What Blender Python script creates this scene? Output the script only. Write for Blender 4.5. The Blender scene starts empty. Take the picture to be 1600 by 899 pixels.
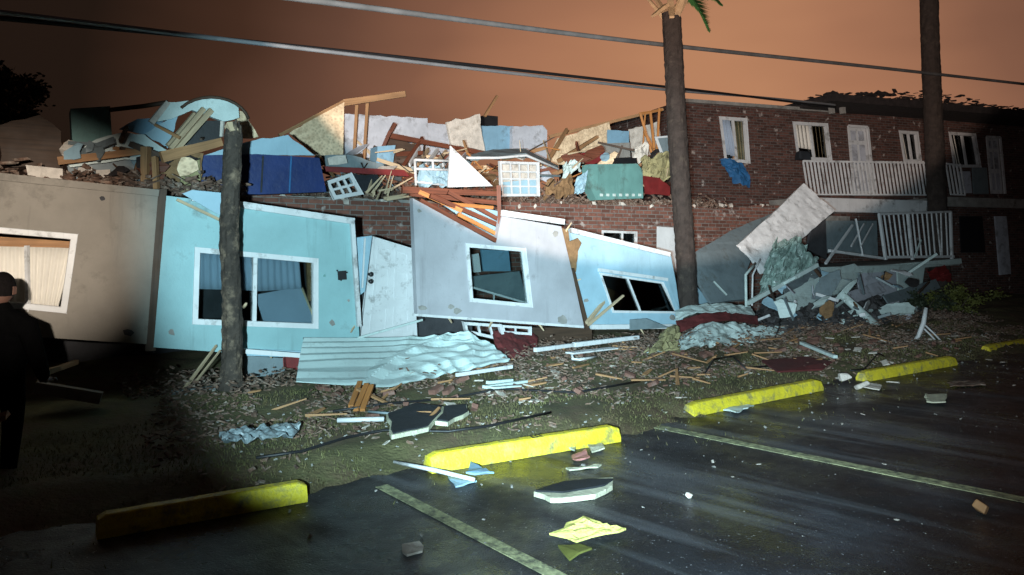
import bpy, math, random
from mathutils import Vector, noise, Euler
from mathutils.geometry import tessellate_polygon
random.seed(7)
R = math.radians
SC = bpy.context.scene
COL = SC.collection
# ------------------------------------------------------------------ camera
FPX, CX, PITCH, CAMZ = 1160.0, 800.0, R(5), 1.7
CY = 385 - FPX*math.tan(PITCH)
CAM = Vector((0, 0, CAMZ))
cd = bpy.data.cameras.new('camera'); cam = bpy.data.objects.new('camera', cd); COL.objects.link(cam)
cam.location = CAM; cam.rotation_euler = (R(90)+PITCH, 0, 0)
cd.sensor_width = 36; cd.lens = 36*FPX/1600; cd.shift_y = (CY-449.5)/1600
cd.clip_start = .05; cd.clip_end = 1500
SC.camera = cam

def ray(u, v):
    x = (u-CX)/FPX; up = -(v-CY)/FPX
    c, s = math.cos(PITCH), math.sin(PITCH)
    return Vector((x, c-s*up, s+c*up))
def D(u, v, y):                      # point at world distance y ahead
    r = ray(u, v); return CAM + r*(y/r.y)
def G(u, v, z=0.0):                  # point on level z
    r = ray(u, v); return CAM + r*((z-CAMZ)/r.z)
PHI = R(33); E1 = Vector((math.cos(PHI), math.sin(PHI), 0)); E2 = Vector((-math.sin(PHI), math.cos(PHI), 0))
FA = Vector((-3.25, 8.4, 0))
def F(u, v, k=0.0):                  # collapsed wing's street facade, k metres behind it
    r = ray(u, v); return CAM + r*((FA+E2*k-CAM).dot(E2)/r.dot(E2))
PR = R(20); R1 = Vector((math.cos(PR), math.sin(PR), 0)); R2 = Vector((-math.sin(PR), math.cos(PR), 0))
RA = Vector((4.33, 19.3, 0))
def W(u, v, k=0.0):                  # brick wing still standing
    r = ray(u, v); return CAM + r*((RA+R2*k-CAM).dot(R2)/r.dot(R2))
def FS(t, s, z=0.0): return Vector((FA.x, FA.y, 0)) + E1*t + E2*s + Vector((0, 0, z))

# ------------------------------------------------------------------ sky glow and lamps
w = bpy.data.worlds.new('World'); SC.world = w; w.use_nodes = True
nt = w.node_tree; nt.nodes.clear()
def N(t, typ, **kw):
    n = t.nodes.new(typ)
    for k, v in kw.items(): setattr(n, k, v)
    return n
out = N(nt, 'ShaderNodeOutputWorld'); bg = N(nt, 'ShaderNodeBackground')
tc = N(nt, 'ShaderNodeTexCoord')
dot = N(nt, 'ShaderNodeVectorMath', operation='DOT_PRODUCT')
gdir = ray(1110, 240).normalized(); dot.inputs[1].default_value = gdir
mp = N(nt, 'ShaderNodeMapping'); mp.inputs['Scale'].default_value = (1, 1, 1)
nt.links.new(tc.outputs['Generated'], mp.inputs[0]); nt.links.new(mp.outputs[0], dot.inputs[0])
nz = N(nt, 'ShaderNodeTexNoise'); nz.inputs['Scale'].default_value = 2.2; nz.inputs['Detail'].default_value = 3
mz = N(nt, 'ShaderNodeMapping'); mz.inputs['Scale'].default_value = (1, 1, 3)
nt.links.new(tc.outputs['Generated'], mz.inputs[0]); nt.links.new(mz.outputs[0], nz.inputs['Vector'])
ad = N(nt, 'ShaderNodeMath', operation='MULTIPLY_ADD'); ad.inputs[1].default_value = .09
sb = N(nt, 'ShaderNodeMath', operation='SUBTRACT'); sb.inputs[1].default_value = .045
nt.links.new(nz.outputs[0], ad.inputs[0]); nt.links.new(dot.outputs['Value'], ad.inputs[2]); nt.links.new(ad.outputs[0], sb.inputs[0])
rp = N(nt, 'ShaderNodeValToRGB'); cr = rp.color_ramp
cr.elements[0].position = 0; cr.elements[0].color = (.006, .004, .004, 1)
cr.elements[1].position = 1; cr.elements[1].color = (.48, .225, .118, 1)
for p, c in ((.70, (.016, .009, .006, 1)), (.80, (.055, .025, .015, 1)), (.87, (.125, .058, .037, 1)), (.93, (.225, .102, .061, 1)), (.975, (.39, .177, .097, 1))):
    e = cr.elements.new(p); e.color = c
nt.links.new(sb.outputs[0], rp.inputs[0])
# the real night sky behind the glow: sun far below the horizon
sky = N(nt, 'ShaderNodeTexSky'); sky.sky_type = 'NISHITA'; sky.sun_disc = False; sky.sun_elevation = R(-5); sky.sun_rotation = R(200)
mx = N(nt, 'ShaderNodeMixRGB', blend_type='ADD'); mx.inputs[0].default_value = .05
nt.links.new(rp.outputs[0], mx.inputs[1]); nt.links.new(sky.outputs[0], mx.inputs[2])
nt.links.new(mx.outputs[0], bg.inputs[0]); bg.inputs[1].default_value = 1.0
nt.links.new(bg.outputs[0], out.inputs[0])
SC.view_settings.view_transform = 'Standard'; SC.view_settings.look = 'None'
SC.view_settings.exposure = 0; SC.view_settings.gamma = 1

def spot(name, loc, target, deg, power, col, blend, size=.06):
    l = bpy.data.lights.new(name, 'SPOT'); o = bpy.data.objects.new(name, l); COL.objects.link(o)
    o.location = loc; d = Vector(target)-Vector(loc)
    o.rotation_euler = d.to_track_quat('-Z', 'Y').to_euler()
    l.energy = power; l.color = col; l.spot_size = R(deg); l.spot_blend = blend; l.shadow_soft_size = size
    return o
HEADP = D(4, 452, 5.5)
wp = F(27, 461)
dv = HEADP-wp
# headlamps of the vehicles the picture is taken from, plus one added fill
spot('headlight_or_fill', (-.45, -.25, 1.62), D(668, 335, 10), 43, 4400, (.60, .90, 1.0), .40)
spot('headlight_or_fill', (-.25, -.25, 1.60), D(1060, 520, 10), 47, 5600, (.64, .90, 1.0), .95)
spot('headlight_or_fill', (.3, -.25, 1.62), D(1420, 330, 14), 44, 950, (.95, .86, .85), 1.0)  # added fill spot that lifts the right brick wing, no vehicle lamp
spot('search_lamp', (-.1, -.3, 1.85), D(990, -200, 14), 58, 7800, (1.0, .80, .68), .08, .03)
spot('headlight_or_fill', HEADP + dv*(6.5/abs(dv.y)), D(30, 372, 7.5), 17, 4200, (1.0, .89, .76), .9, .03)

# ------------------------------------------------------------------ materials
def mat(name, col, rough=.6, var=.25, scale=2.5, bump=.15, dirt=None, dirt_amt=.45, dirt_scale=1.3, metal=0.0,
        kind=None, col2=None, spec=.5, coords='Object', fine=40):
    m = bpy.data.materials.new(name); m.use_nodes = True; t = m.node_tree; t.nodes.clear()
    o = N(t, 'ShaderNodeOutputMaterial'); b = N(t, 'ShaderNodeBsdfPrincipled')
    t.links.new(b.outputs[0], o.inputs[0])
    b.inputs['Roughness'].default_value = rough; b.inputs['Metallic'].default_value = metal
    b.inputs['Specular IOR Level'].default_value = spec
    tcd = N(t, 'ShaderNodeTexCoord'); src = tcd.outputs['UV' if kind in ('wood', 'brick', 'siding') else coords]
    def noi(sc, det=4, vec=None, rgh=.6):
        n = N(t, 'ShaderNodeTexNoise'); n.inputs['Scale'].default_value = sc; n.inputs['Detail'].default_value = det
        n.inputs['Roughness'].default_value = rgh
        t.links.new(vec or src, n.inputs['Vector']); return n.outputs[0]
    def mix(f, a, c, bt='MIX'):
        n = N(t, 'ShaderNodeMixRGB', blend_type=bt)
        for i, x in enumerate((f, a, c)):
            if hasattr(x, 'is_linked'): t.links.new(x, n.inputs[i])
            elif i == 0: n.inputs[0].default_value = x
            else: n.inputs[i].default_value = (*x[:3], 1)
        return n.outputs[0]
    def ramp(f, a, c):
        n = N(t, 'ShaderNodeValToRGB'); n.color_ramp.elements[0].position = a; n.color_ramp.elements[1].position = c
        t.links.new(f, n.inputs[0]); return n.outputs[0]
    lo = [c*(1-var) for c in col]; hi = [min(1, c*(1+var*.7)) for c in col]
    hgt = None
    if kind == 'wood':
        mpn = N(t, 'ShaderNodeMapping'); mpn.inputs['Scale'].default_value = (1.2, 22, 1); t.links.new(src, mpn.inputs[0])
        g = noi(1.6, 5, mpn.outputs[0]); c = mix(ramp(g, .3, .7), lo, hi); hgt = g
        c = mix(ramp(noi(1.3, 3), .45, .8), c, [x*.5 for x in col])
    elif kind == 'brick':
        br = N(t, 'ShaderNodeTexBrick'); t.links.new(src, br.inputs['Vector'])
        br.inputs['Scale'].default_value = 1; br.inputs['Brick Width'].default_value = .215; br.inputs['Row Height'].default_value = .075
        br.inputs['Mortar Size'].default_value = .010; br.inputs['Mortar Smooth'].default_value = .3; br.inputs['Bias'].default_value = -.1
        br.inputs['Color1'].default_value = (*lo, 1); br.inputs['Color2'].default_value = (*hi, 1)
        br.inputs['Mortar'].default_value = (*(col2 or (.3, .28, .26)), 1)
        c = mix(ramp(noi(9, 3), .5, .75), br.outputs[0], [x*.55 for x in col]); c = mix(ramp(noi(4, 3), .62, .7), c, (.42, .36, .33))
        inv = N(t, 'ShaderNodeMath', operation='SUBTRACT'); inv.inputs[0].default_value = 1; t.links.new(br.outputs['Fac'], inv.inputs[1]); hgt = inv.outputs[0]
    elif kind == 'siding':
        wv = N(t, 'ShaderNodeTexWave', wave_type='BANDS', bands_direction='Y', wave_profile='SAW'); wv.inputs['Scale'].default_value = 2.2
        wv.inputs['Distortion'].default_value = .0; t.links.new(src, wv.inputs['Vector'])
        c = mix(ramp(noi(scale), .3, .7), lo, hi); hgt = wv.outputs[1]
    elif kind == 'chip':      # oriented-strand board
        vo = N(t, 'ShaderNodeTexVoronoi'); vo.inputs['Scale'].default_value = 22; t.links.new(src, vo.inputs['Vector'])
        c = mix(ramp(vo.outputs['Distance'], .1, .6), lo, hi); c = mix(ramp(noi(7), .4, .7), c, col2 or lo); hgt = vo.outputs['Distance']
    else:
        c = mix(ramp(noi(scale, 5), .3, .72), lo, hi)
        if col2: c = mix(ramp(noi(scale*2.3, 6), .46, .6), c, col2)
    if dirt:
        c = mix(ramp(noi(dirt_scale, 7, rgh=.72), .62-dirt_amt*.3, .80-dirt_amt*.2), c, dirt)
        c = mix(ramp(noi(11, 8, rgh=.8), .66, .74), c, [x*.45 for x in col])       # scuffs
        mst = N(t, 'ShaderNodeMapping'); mst.inputs['Scale'].default_value = (5, 5, .5); t.links.new(tcd.outputs['Object'], mst.inputs[0])
        c = mix(ramp(noi(1.6, 6, mst.outputs[0], .7), .55, .80), c, [x*.6+d_*.1 for x, d_ in zip(col, dirt)])       # run-down streaks
    t.links.new(c, b.inputs['Base Color'])
    rr = N(t, 'ShaderNodeMapRange'); rr.inputs['To Min'].default_value = max(.05, rough-.15); rr.inputs['To Max'].default_value = min(1, rough+.15)
    t.links.new(noi(scale*1.7, 3), rr.inputs[0]); t.links.new(rr.outputs[0], b.inputs['Roughness'])
    if bump:
        bm_ = N(t, 'ShaderNodeBump'); bm_.inputs['Strength'].default_value = bump; bm_.inputs['Distance'].default_value = .02
        if hgt is None: t.links.new(noi(fine, 4), bm_.inputs['Height'])
        else: t.links.new(hgt, bm_.inputs['Height'])
        t.links.new(bm_.outputs[0], b.inputs['Normal'])
    return m
M = {}
grime = (.07, .06, .045)
M['aqua'] = mat('aqua_paint', (.28, .48, .50), .55, .2, 1.2, .12, grime, .22, 1.2)
M['grey'] = mat('grey_paint', (.42, .42, .45), .6, .2, 1.3, .12, grime, .25, 1.2)
M['blue'] = mat('pale_blue_paint', (.34, .52, .62), .55, .2, 1.5, .12, grime, .15, 1.1)
M['beige'] = mat('beige_paint', (.25, .225, .19), .7, .22, 1.4, .15, grime, .3)
M['white'] = mat('white_paint', (.68, .69, .70), .5, .12, 3, .08, grime, .28, 3.5)
M['white_wall'] = mat('plasterboard', (.52, .54, .60), .8, .25, 2.2, .15, grime, .42, 2.4)
M['teal'] = mat('teal_paint', (.15, .33, .31), .55, .22, 2, .1, grime, .35, 3)
M['sky_wall'] = mat('light_blue_wall', (.22, .40, .54), .7, .22, 2, .1, grime, .35, 2.4)
M['navy'] = mat('deep_blue_fabric', (.005, .024, .125), .55, .35, 1.5, .3, None, fine=12)
M['bluecloth'] = mat('blue_cloth', (.02, .13, .32), .7, .3, 6, .3)
M['metal'] = mat('aqua_sheet_metal', (.55, .68, .67), .38, .15, 2.2, .1, (.12, .16, .14), .22, 2.2)
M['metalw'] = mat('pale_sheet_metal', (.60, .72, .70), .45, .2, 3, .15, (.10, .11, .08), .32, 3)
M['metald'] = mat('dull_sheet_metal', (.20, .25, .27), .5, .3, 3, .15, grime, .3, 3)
M['wood'] = mat('pine_lumber', (.36, .19, .085), .75, .35, kind='wood')
M['woodred'] = mat('red_brown_lumber', (.17, .05, .024), .7, .4, kind='wood')
M['wooddark'] = mat('dark_lumber', (.07, .04, .024), .7, .4, kind='wood')  # darkest of the lumber tones
M['woodpale'] = mat('pale_splintered_wood', (.55, .42, .27), .8, .25, kind='wood')
M['osb'] = mat('strand_board', (.74, .56, .37), .85, .3, kind='chip', col2=(.52, .37, .23), bump=.3)
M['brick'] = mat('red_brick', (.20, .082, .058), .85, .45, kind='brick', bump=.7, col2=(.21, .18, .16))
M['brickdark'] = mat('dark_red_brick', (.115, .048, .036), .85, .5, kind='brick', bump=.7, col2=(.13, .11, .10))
M['concrete'] = mat('concrete', (.30, .29, .27), .85, .3, 4, .4, grime, .3, 3)
M['plaster'] = mat('broken_plaster', (.68, .62, .55), .9, .3, 6, .6, (.25, .2, .15), .3, 5)
M['maroon'] = mat('maroon_cloth', (.13, .022, .022), .85, .35, 4, .4)
M['redboard'] = mat('dark_red_paint', (.19, .018, .018), .6, .35, 4, .2, grime, .2)
M['insul'] = mat('brown_insulation', (.26, .15, .07), .95, .4, 8, .9)
M['insuly'] = mat('yellow_insulation', (.34, .30, .15), .95, .4, 8, .9)
M['foam'] = mat('yellow_foam', (.78, .74, .22), .9, .2, 12, .7)
M['felt'] = mat('black_roofing_felt', (.012, .016, .022), .8, .4, 6, .5)
M['cream'] = mat('cream_foam', (.60, .60, .45), .9, .25, 10, .6)
M['yellow'] = mat('yellow_stop_paint', (.84, .70, .04), .6, .22, 3, .5, (.20, .19, .12), .50, 9, fine=45)
M['black'] = mat('black_metal', (.012, .012, .014), .5, .2, 5, .1)
M['darkin'] = mat('dark_board_and_shade', (.045, .045, .05), .9, .4, 3, .3)  # near-black; also paints the shade of gaps and unlit rooms
M['roof'] = mat('torn_dark_shingle', (.03, .024, .024), .9, .5, 8, .8)
M['cable'] = mat('cable_sheath', (.16, .165, .17), .35, .3, 3, .1)
M['cableb'] = mat('pale_highlit_strand', (.45, .47, .5), .35, .2, 3, .1, metal=.6)  # pale strand, its tone also carries the cable's highlights
M['bark'] = mat('palm_bark', (.05, .038, .030), .95, .5, 7, .8, (.26, .19, .13), .42, 5, fine=22)
M['barkdark'] = mat('dark_palm_bark', (.045, .033, .028), .95, .4, 7, .7, (.10, .08, .06), .2, 5, fine=22)
M['stub'] = mat('cut_frond_stub', (.62, .42, .24), .8, .3, 8, .4)
M['leaf'] = mat('palm_leaf', (.05, .17, .045), .6, .4, 5, .2)
M['leafdark'] = mat('dark_foliage', (.03, .04, .018), .7, .5, 3, .2)
M['leafyel'] = mat('yellow_green_foliage', (.13, .14, .03), .7, .5, 3, .2)
M['cloth'] = mat('black_coat', (.0018, .0018, .002), 1, .3, 12, .2, spec=.02)
M['skin'] = mat('skin', (.10, .05, .035), .6, .15, 12, .1)  # tone lowered to put the figure's skin in shade
M['hair'] = mat('dark_hair', (.004, .003, .003), .9, .3, 30, .6, spec=.1)
M['line'] = mat('worn_line_paint', (.52, .54, .30), .7, .3, 5, .4, (.06, .065, .06), .75, 14)
M['shade'] = mat('blind_fabric', (.36, .44, .55), .8, .12, 2, .1)
M['shadew'] = mat('white_blind', (.78, .74, .66), .8, .08, 2, .1)
M['debris'] = mat('mixed_debris', (.17, .10, .07), .9, .7, 12, .4, (.42, .36, .3), .45, 9)
M['debrisdark'] = mat('dark_debris', (.05, .045, .045), .9, .6, 5, .4, (.16, .16, .17), .3, 4)
M['rub'] = mat('brick_rubble', (.20, .095, .07), .9, .5, 4, .5, (.38, .33, .3), .3, 5)
M['pink'] = mat('pink_scrap', (.62, .28, .25), .7, .2, 6, .2)
M['screen'] = mat('torn_green_mesh', (.22, .32, .29), .6, .5, 9, .5, (.5, .6, .58), .3, 8)
M['curtain'] = mat('tan_curtain', (.34, .27, .16), .85, .25, 4, .2)
M['orangewood'] = mat('split_and_orange_lit_timber', (.50, .20, .055), .75, .35, kind='wood')  # orange tone also paints warm light on the upper studs

def glass_mat():
    m = bpy.data.materials.new('window_glass'); m.use_nodes = True; t = m.node_tree; t.nodes.clear()
    o = N(t, 'ShaderNodeOutputMaterial'); a = N(t, 'ShaderNodeBsdfTransparent'); g = N(t, 'ShaderNodeBsdfGlossy'); x = N(t, 'ShaderNodeMixShader')
    a.inputs[0].default_value = (.75, .8, .8, 1); g.inputs['Roughness'].default_value = .06
    fr = N(t, 'ShaderNodeFresnel'); fr.inputs[0].default_value = 1.5
    t.links.new(fr.outputs[0], x.inputs[0]); t.links.new(a.outputs[0], x.inputs[1]); t.links.new(g.outputs[0], x.inputs[2]); t.links.new(x.outputs[0], o.inputs[0])
    return m
M['glass'] = glass_mat()

def asphalt_mat():
    m = bpy.data.materials.new('wet_asphalt'); m.use_nodes = True; t = m.node_tree; t.nodes.clear()
    o = N(t, 'ShaderNodeOutputMaterial'); b = N(t, 'ShaderNodeBsdfPrincipled'); t.links.new(b.outputs[0], o.inputs[0])
    c = N(t, 'ShaderNodeTexCoord')
    def noi(sc, det=5, scale=None):
        n = N(t, 'ShaderNodeTexNoise'); n.inputs['Scale'].default_value = sc; n.inputs['Detail'].default_value = det; n.inputs['Roughness'].default_value = .65
        if scale:
            mm = N(t, 'ShaderNodeMapping'); mm.inputs['Scale'].default_value = scale; m0 = N(t, 'ShaderNodeMapping'); m0.inputs['Rotation'].default_value = (0, 0, R(44))
            t.links.new(c.outputs['Object'], m0.inputs[0]); t.links.new(m0.outputs[0], mm.inputs[0]); t.links.new(mm.outputs[0], n.inputs['Vector'])
        else: t.links.new(c.outputs['Object'], n.inputs['Vector'])
        return n.outputs[0]
    def ramp(f, els):
        n = N(t, 'ShaderNodeValToRGB'); r = n.color_ramp
        r.elements[0].position, r.elements[0].color = els[0][0], (*els[0][1], 1); r.elements[1].position, r.elements[1].color = els[-1][0], (*els[-1][1], 1)
        for p, cc in els[1:-1]: r.elements.new(p).color = (*cc, 1)
        t.links.new(f, n.inputs[0]); return n.outputs[0]
    base = ramp(noi(1.1, 6), [(.3, (.006, .007, .009)), (.52, (.017, .019, .025)), (.72, (.055, .060, .075))])
    v = N(t, 'ShaderNodeTexVoronoi'); v.inputs['Scale'].default_value = 52; t.links.new(c.outputs['Object'], v.inputs['Vector'])
    sp = ramp(v.outputs['Distance'], [(.12, (1, 1, 1)), (.30, (0, 0, 0))])
    v2 = N(t, 'ShaderNodeTexNoise'); v2.inputs['Scale'].default_value = 30; t.links.new(c.outputs['Object'], v2.inputs['Vector'])
    sp2 = ramp(v2.outputs[0], [(.57, (0, 0, 0)), (.66, (1, 1, 1))])
    mu = N(t, 'ShaderNodeMixRGB', blend_type='MULTIPLY'); mu.inputs[0].default_value = 1; t.links.new(sp, mu.inputs[1]); t.links.new(sp2, mu.inputs[2])
    mi = N(t, 'ShaderNodeMixRGB'); mi.inputs[2].default_value = (.42, .43, .47, 1)
    t.links.new(mu.outputs[0], mi.inputs[0]); t.links.new(base, mi.inputs[1]); 
    # pale streaks running into the stalls
    st = ramp(noi(1.0, 3, (.16, 2.1, 1)), [(.52, (0, 0, 0)), (.62, (1, 1, 1))])
    ms = N(t, 'ShaderNodeMixRGB'); ms.inputs[2].default_value = (.085, .092, .105, 1); 
    hf = N(t, 'ShaderNodeMixRGB', blend_type='MULTIPLY'); hf.inputs[0].default_value = 1; hf.inputs[2].default_value = (.9, .9, .9, 1); t.links.new(st, hf.inputs[1])
    t.links.new(hf.outputs[0], ms.inputs[0]); t.links.new(mi.outputs[0], ms.inputs[1]); t.links.new(ms.outputs[0], b.inputs['Base Color'])
    r = ramp(noi(.9, 5), [(.40, (.16, .16, .16)), (.62, (.62, .62, .62))]); t.links.new(r, b.inputs['Roughness'])
    bm_ = N(t, 'ShaderNodeBump'); bm_.inputs['Strength'].default_value = .55; bm_.inputs['Distance'].default_value = .02
    h = N(t, 'ShaderNodeMath', operation='ADD'); t.links.new(noi(70, 3), h.inputs[0]); t.links.new(noi(9, 4), h.inputs[1]); t.links.new(h.outputs[0], bm_.inputs['Height'])
    t.links.new(bm_.outputs[0], b.inputs['Normal'])
    return m
M['asphalt'] = asphalt_mat()
M['soil'] = mat('lawn_soil', (.12, .112, .048), .95, .5, 2.2, .9, (.15, .095, .06), .6, 1.6, fine=30)
M['grass'] = mat('grass_blades', (.145, .14, .05), .8, .45, 1.5, 0, (.16, .11, .055), .5, 1.2)

# ------------------------------------------------------------------ mesh helpers
ORG = {}
class MB:
    def __init__(s): s.v = []; s.f = []; s.uv = []; s.sm = []
    def add(s, vs, fs, uvs=None, smooth=False):
        b = len(s.v); s.v += [Vector(x) for x in vs]
        for i, f in enumerate(fs):
            s.f.append([b+j for j in f]); s.sm.append(smooth)
            s.uv.append([uvs[j] for j in f] if uvs else [(0, 0)]*len(f))
        return s
    def poly(s, pts, th=.03, holes=(), n=None):
        pts = [Vector(p) for p in pts]; holes = [[Vector(p) for p in h] for h in holes]
        if n is None:
            n = Vector((0, 0, 0))
            for a, b in zip(pts, pts[1:]+pts[:1]): n += (a-pts[0]).cross(b-pts[0])
            n.normalize()
            if n.dot(CAM-pts[0]) < 0: n = -n
        loops = [pts]+holes; allp = [p for l in loops for p in l]
        tris = tessellate_polygon(loops)
        t = Vector((0, 0, 1)).cross(n)
        t = t.normalized() if t.length > .15 else Vector((1, 0, 0))
        bt = n.cross(t); uv = [(p.dot(t), p.dot(bt)) for p in allp]
        k = len(allp); vs = allp+[p-n*th for p in allp]
        fs = []
        for tr in tris:
            a, b, c = tr
            nn = (allp[b]-allp[a]).cross(allp[c]-allp[a])
            if nn.dot(n) < 0: a, b, c = a, c, b
            fs.append((a, b, c)); fs.append((c+k, b+k, a+k))
        o = 0
        for l in loops:
            for i in range(len(l)):
                a = o+i; b = o+(i+1) % len(l); fs.append((a, a+k, b+k, b))
            o += len(l)
        return s.add(vs, fs, uv+uv)
    def bar(s, p, q, w=.05, h=.05, up=None, taper=1.0):
        p, q = Vector(p), Vector(q); d = q-p; L = d.length
        if L < 1e-5: return s
        d.normalize(); up = Vector(up) if up else (Vector((0, 0, 1)) if abs(d.z) < .9 else Vector((0, -1, 0)))
        a = d.cross(up).normalized(); b = a.cross(d)
        vs, uv = [], []
        for e, (c, m_) in enumerate(((p, 1), (q, taper))):
            for i, (x, y) in enumerate(((-1, -1), (1, -1), (1, 1), (-1, 1))):
                vs.append(c+a*x*w/2*m_+b*y*h/2*m_); uv.append((e*L+p.x, i*.1+p.z*.3))
        return s.add(vs, [(0, 1, 2, 3), (7, 6, 5, 4), (0, 4, 5, 1), (1, 5, 6, 2), (2, 6, 7, 3), (3, 7, 4, 0)], uv)
    def tube(s, pts, r, seg=8, cap=True):
        pts = [Vector(p) for p in pts]; n = len(pts); rr = r if isinstance(r, (list, tuple)) else [r]*n
        vs, uv, fs = [], [], []; prev = None
        for i, p in enumerate(pts):
            d = (pts[min(i+1, n-1)]-pts[max(i-1, 0)]).normalized()
            if prev is None:
                a = d.cross(Vector((0, 0, 1)) if abs(d.z) < .9 else Vector((0, 1, 0))).normalized()
            else: a = (prev-d*prev.dot(d)).normalized()
            prev = a; b = d.cross(a)
            for j in range(seg):
                t_ = 2*math.pi*j/seg; vs.append(p+(a*math.cos(t_)+b*math.sin(t_))*rr[i]); uv.append((i*.2, j/seg))
        for i in range(n-1):
            for j in range(seg):
                k = (j+1) % seg; fs.append((i*seg+j, i*seg+k, (i+1)*seg+k, (i+1)*seg+j))
        if cap: fs.append(tuple(range(seg))[::-1]); fs.append(tuple(range((n-1)*seg, n*seg)))
        return s.add(vs, fs, uv, True)
    def grid(s, fn, nu, nv, uvs=(1, 1), smooth=False):
        vs = [fn(i/nu, j/nv) for j in range(nv+1) for i in range(nu+1)]
        uv = [(i/nu*uvs[0], j/nv*uvs[1]) for j in range(nv+1) for i in range(nu+1)]
        fs = [(j*(nu+1)+i, j*(nu+1)+i+1, (j+1)*(nu+1)+i+1, (j+1)*(nu+1)+i) for j in range(nv) for i in range(nu)]
        return s.add(vs, fs, uv, smooth)
    def chunk(s, c, sx, sy, sz, jag=.35, rot=None):
        r = rot or Euler((random.uniform(-.5, .5), random.uniform(-.5, .5), random.uniform(0, 6.28)))
        vs = []
        for x in (-1, 1):
            for y in (-1, 1):
                for z in (-1, 1):
                    p = Vector((x*sx*random.uniform(1-jag, 1), y*sy*random.uniform(1-jag, 1), z*sz*random.uniform(1-jag, 1)))/2
                    p.rotate(r); vs.append(Vector(c)+p)
        return s.add(vs, [(0, 1, 3, 2), (4, 6, 7, 5), (0, 4, 5, 1), (2, 3, 7, 6), (0, 2, 6, 4), (1, 5, 7, 3)], [(0, 0), (.1, 0), (0, .1), (.1, .1)]*2)
    def build(s, name, material, parent=None, bevel=0, solid=0):
        me = bpy.data.meshes.new(name); o = bpy.data.objects.new(name, me); COL.objects.link(o)
        if parent is not None: org = ORG[parent]; o.parent = parent
        else:
            xs = [v.x for v in s.v]; ys = [v.y for v in s.v]
            org = Vector(((min(xs)+max(xs))/2, (min(ys)+max(ys))/2, min(v.z for v in s.v))); o.location = org
        ORG[o] = org
        me.from_pydata([v-org for v in s.v], [], s.f)
        ul = me.uv_layers.new(name='UVMap'); i = 0
        for p, uvs in zip(me.polygons, s.uv):
            p.use_smooth = s.sm[p.index]
            for k, x in zip(p.loop_indices, uvs): ul.data[k].uv = x
        me.materials.append(material); me.validate()
        if bevel:
            b = o.modifiers.new('bevel', 'BEVEL'); b.width = bevel; b.segments = 2
        if solid:
            b = o.modifiers.new('solidify', 'SOLIDIFY'); b.thickness = solid
        return o
def tag(o, label, cat, group=None, kind=None):
    if label: o['label'] = label
    if cat: o['category'] = cat
    if group: o['group'] = group
    if kind: o['kind'] = kind
    return o
def thing(name, label, cat, org, group=None):
    o = bpy.data.objects.new(name, None); COL.objects.link(o); o.location = org; ORG[o] = Vector(org); o.empty_display_size = .1
    return tag(o, label, cat, group)
def ragged(pts, amp=.03, step=.12, edges=None):
    outp = []
    n = len(pts)
    for i in range(n):
        a, b = pts[i], pts[(i+1) % n]; outp.append(a)
        if edges is not None and i not in edges: continue
        L = (b-a).length; k = int(L/step)
        c = sum(pts, Vector((0, 0, 0)))/n
        for j in range(1, k):
            p = a.lerp(b, j/k); outp.append(p+(c-p).normalized()*random.uniform(-amp, amp)+(b-a).normalized()*random.uniform(-.2, .2)*step)
    return outp
def px(lst, fn=F, k=0.0): return [fn(p[0], p[1], p[2] if len(p) > 2 else k) for p in lst]
def bil(q, a, b): return q[0].lerp(q[1], a).lerp(q[3].lerp(q[2], a), b)     # q = TL TR BR BL
def window(parent, q, wd=.05, dp=.07, mull=(), hm=(), glass=True, m='white', off=None, mw=None):
    """frame (part) > mullion, pane"""
    n = (q[1]-q[0]).cross(q[3]-q[0]).normalized()
    if n.dot(CAM-q[0]) < 0: n = -n
    q = [p+n*.012 for p in q]
    c = sum(q, Vector((0, 0, 0)))/4
    b = MB()
    inn = []
    for i, p in enumerate(q):
        a, d = (q[i-1]-p).normalized(), (q[(i+1) % 4]-p).normalized(); inn.append(p+(a+d)*wd)
    b.poly(q, dp, [inn], n=n)
    fr = b.build('window', M[m], parent, bevel=.006)
    mw = mw or wd*.6
    for t_ in mull: MB().bar(bil(inn, t_, 0)-n*dp*.4, bil(inn, t_, 1)-n*dp*.4, dp*.5, mw, up=(q[1]-q[0])).build('mullion', M[m], fr)
    for t_ in hm: MB().bar(bil(inn, 0, t_)-n*dp*.45, bil(inn, 1, t_)-n*dp*.45, dp*.4, mw, up=(q[3]-q[0])).build('glazing_bar', M[m], fr)
    if glass:
        p_ = [x-n*dp*.6 for x in inn]; MB().poly(p_, .005, n=n).build('pane', M['glass'], fr)
    return fr, inn, n
def blind(parent, q, material, folds=14, depth=.02, back=.12, name='blind'):
    n = (q[1]-q[0]).cross(q[3]-q[0]).normalized()
    if n.dot(CAM-q[0]) < 0: n = -n
    L = (q[1]-q[0]).length
    b = MB().grid(lambda a, c: bil(q, a, c)-n*(back+depth*math.sin(a*folds*math.pi)), folds*4, 3, (L, 1), True)
    return b.build(name, M[material], parent, solid=.003)
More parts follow.
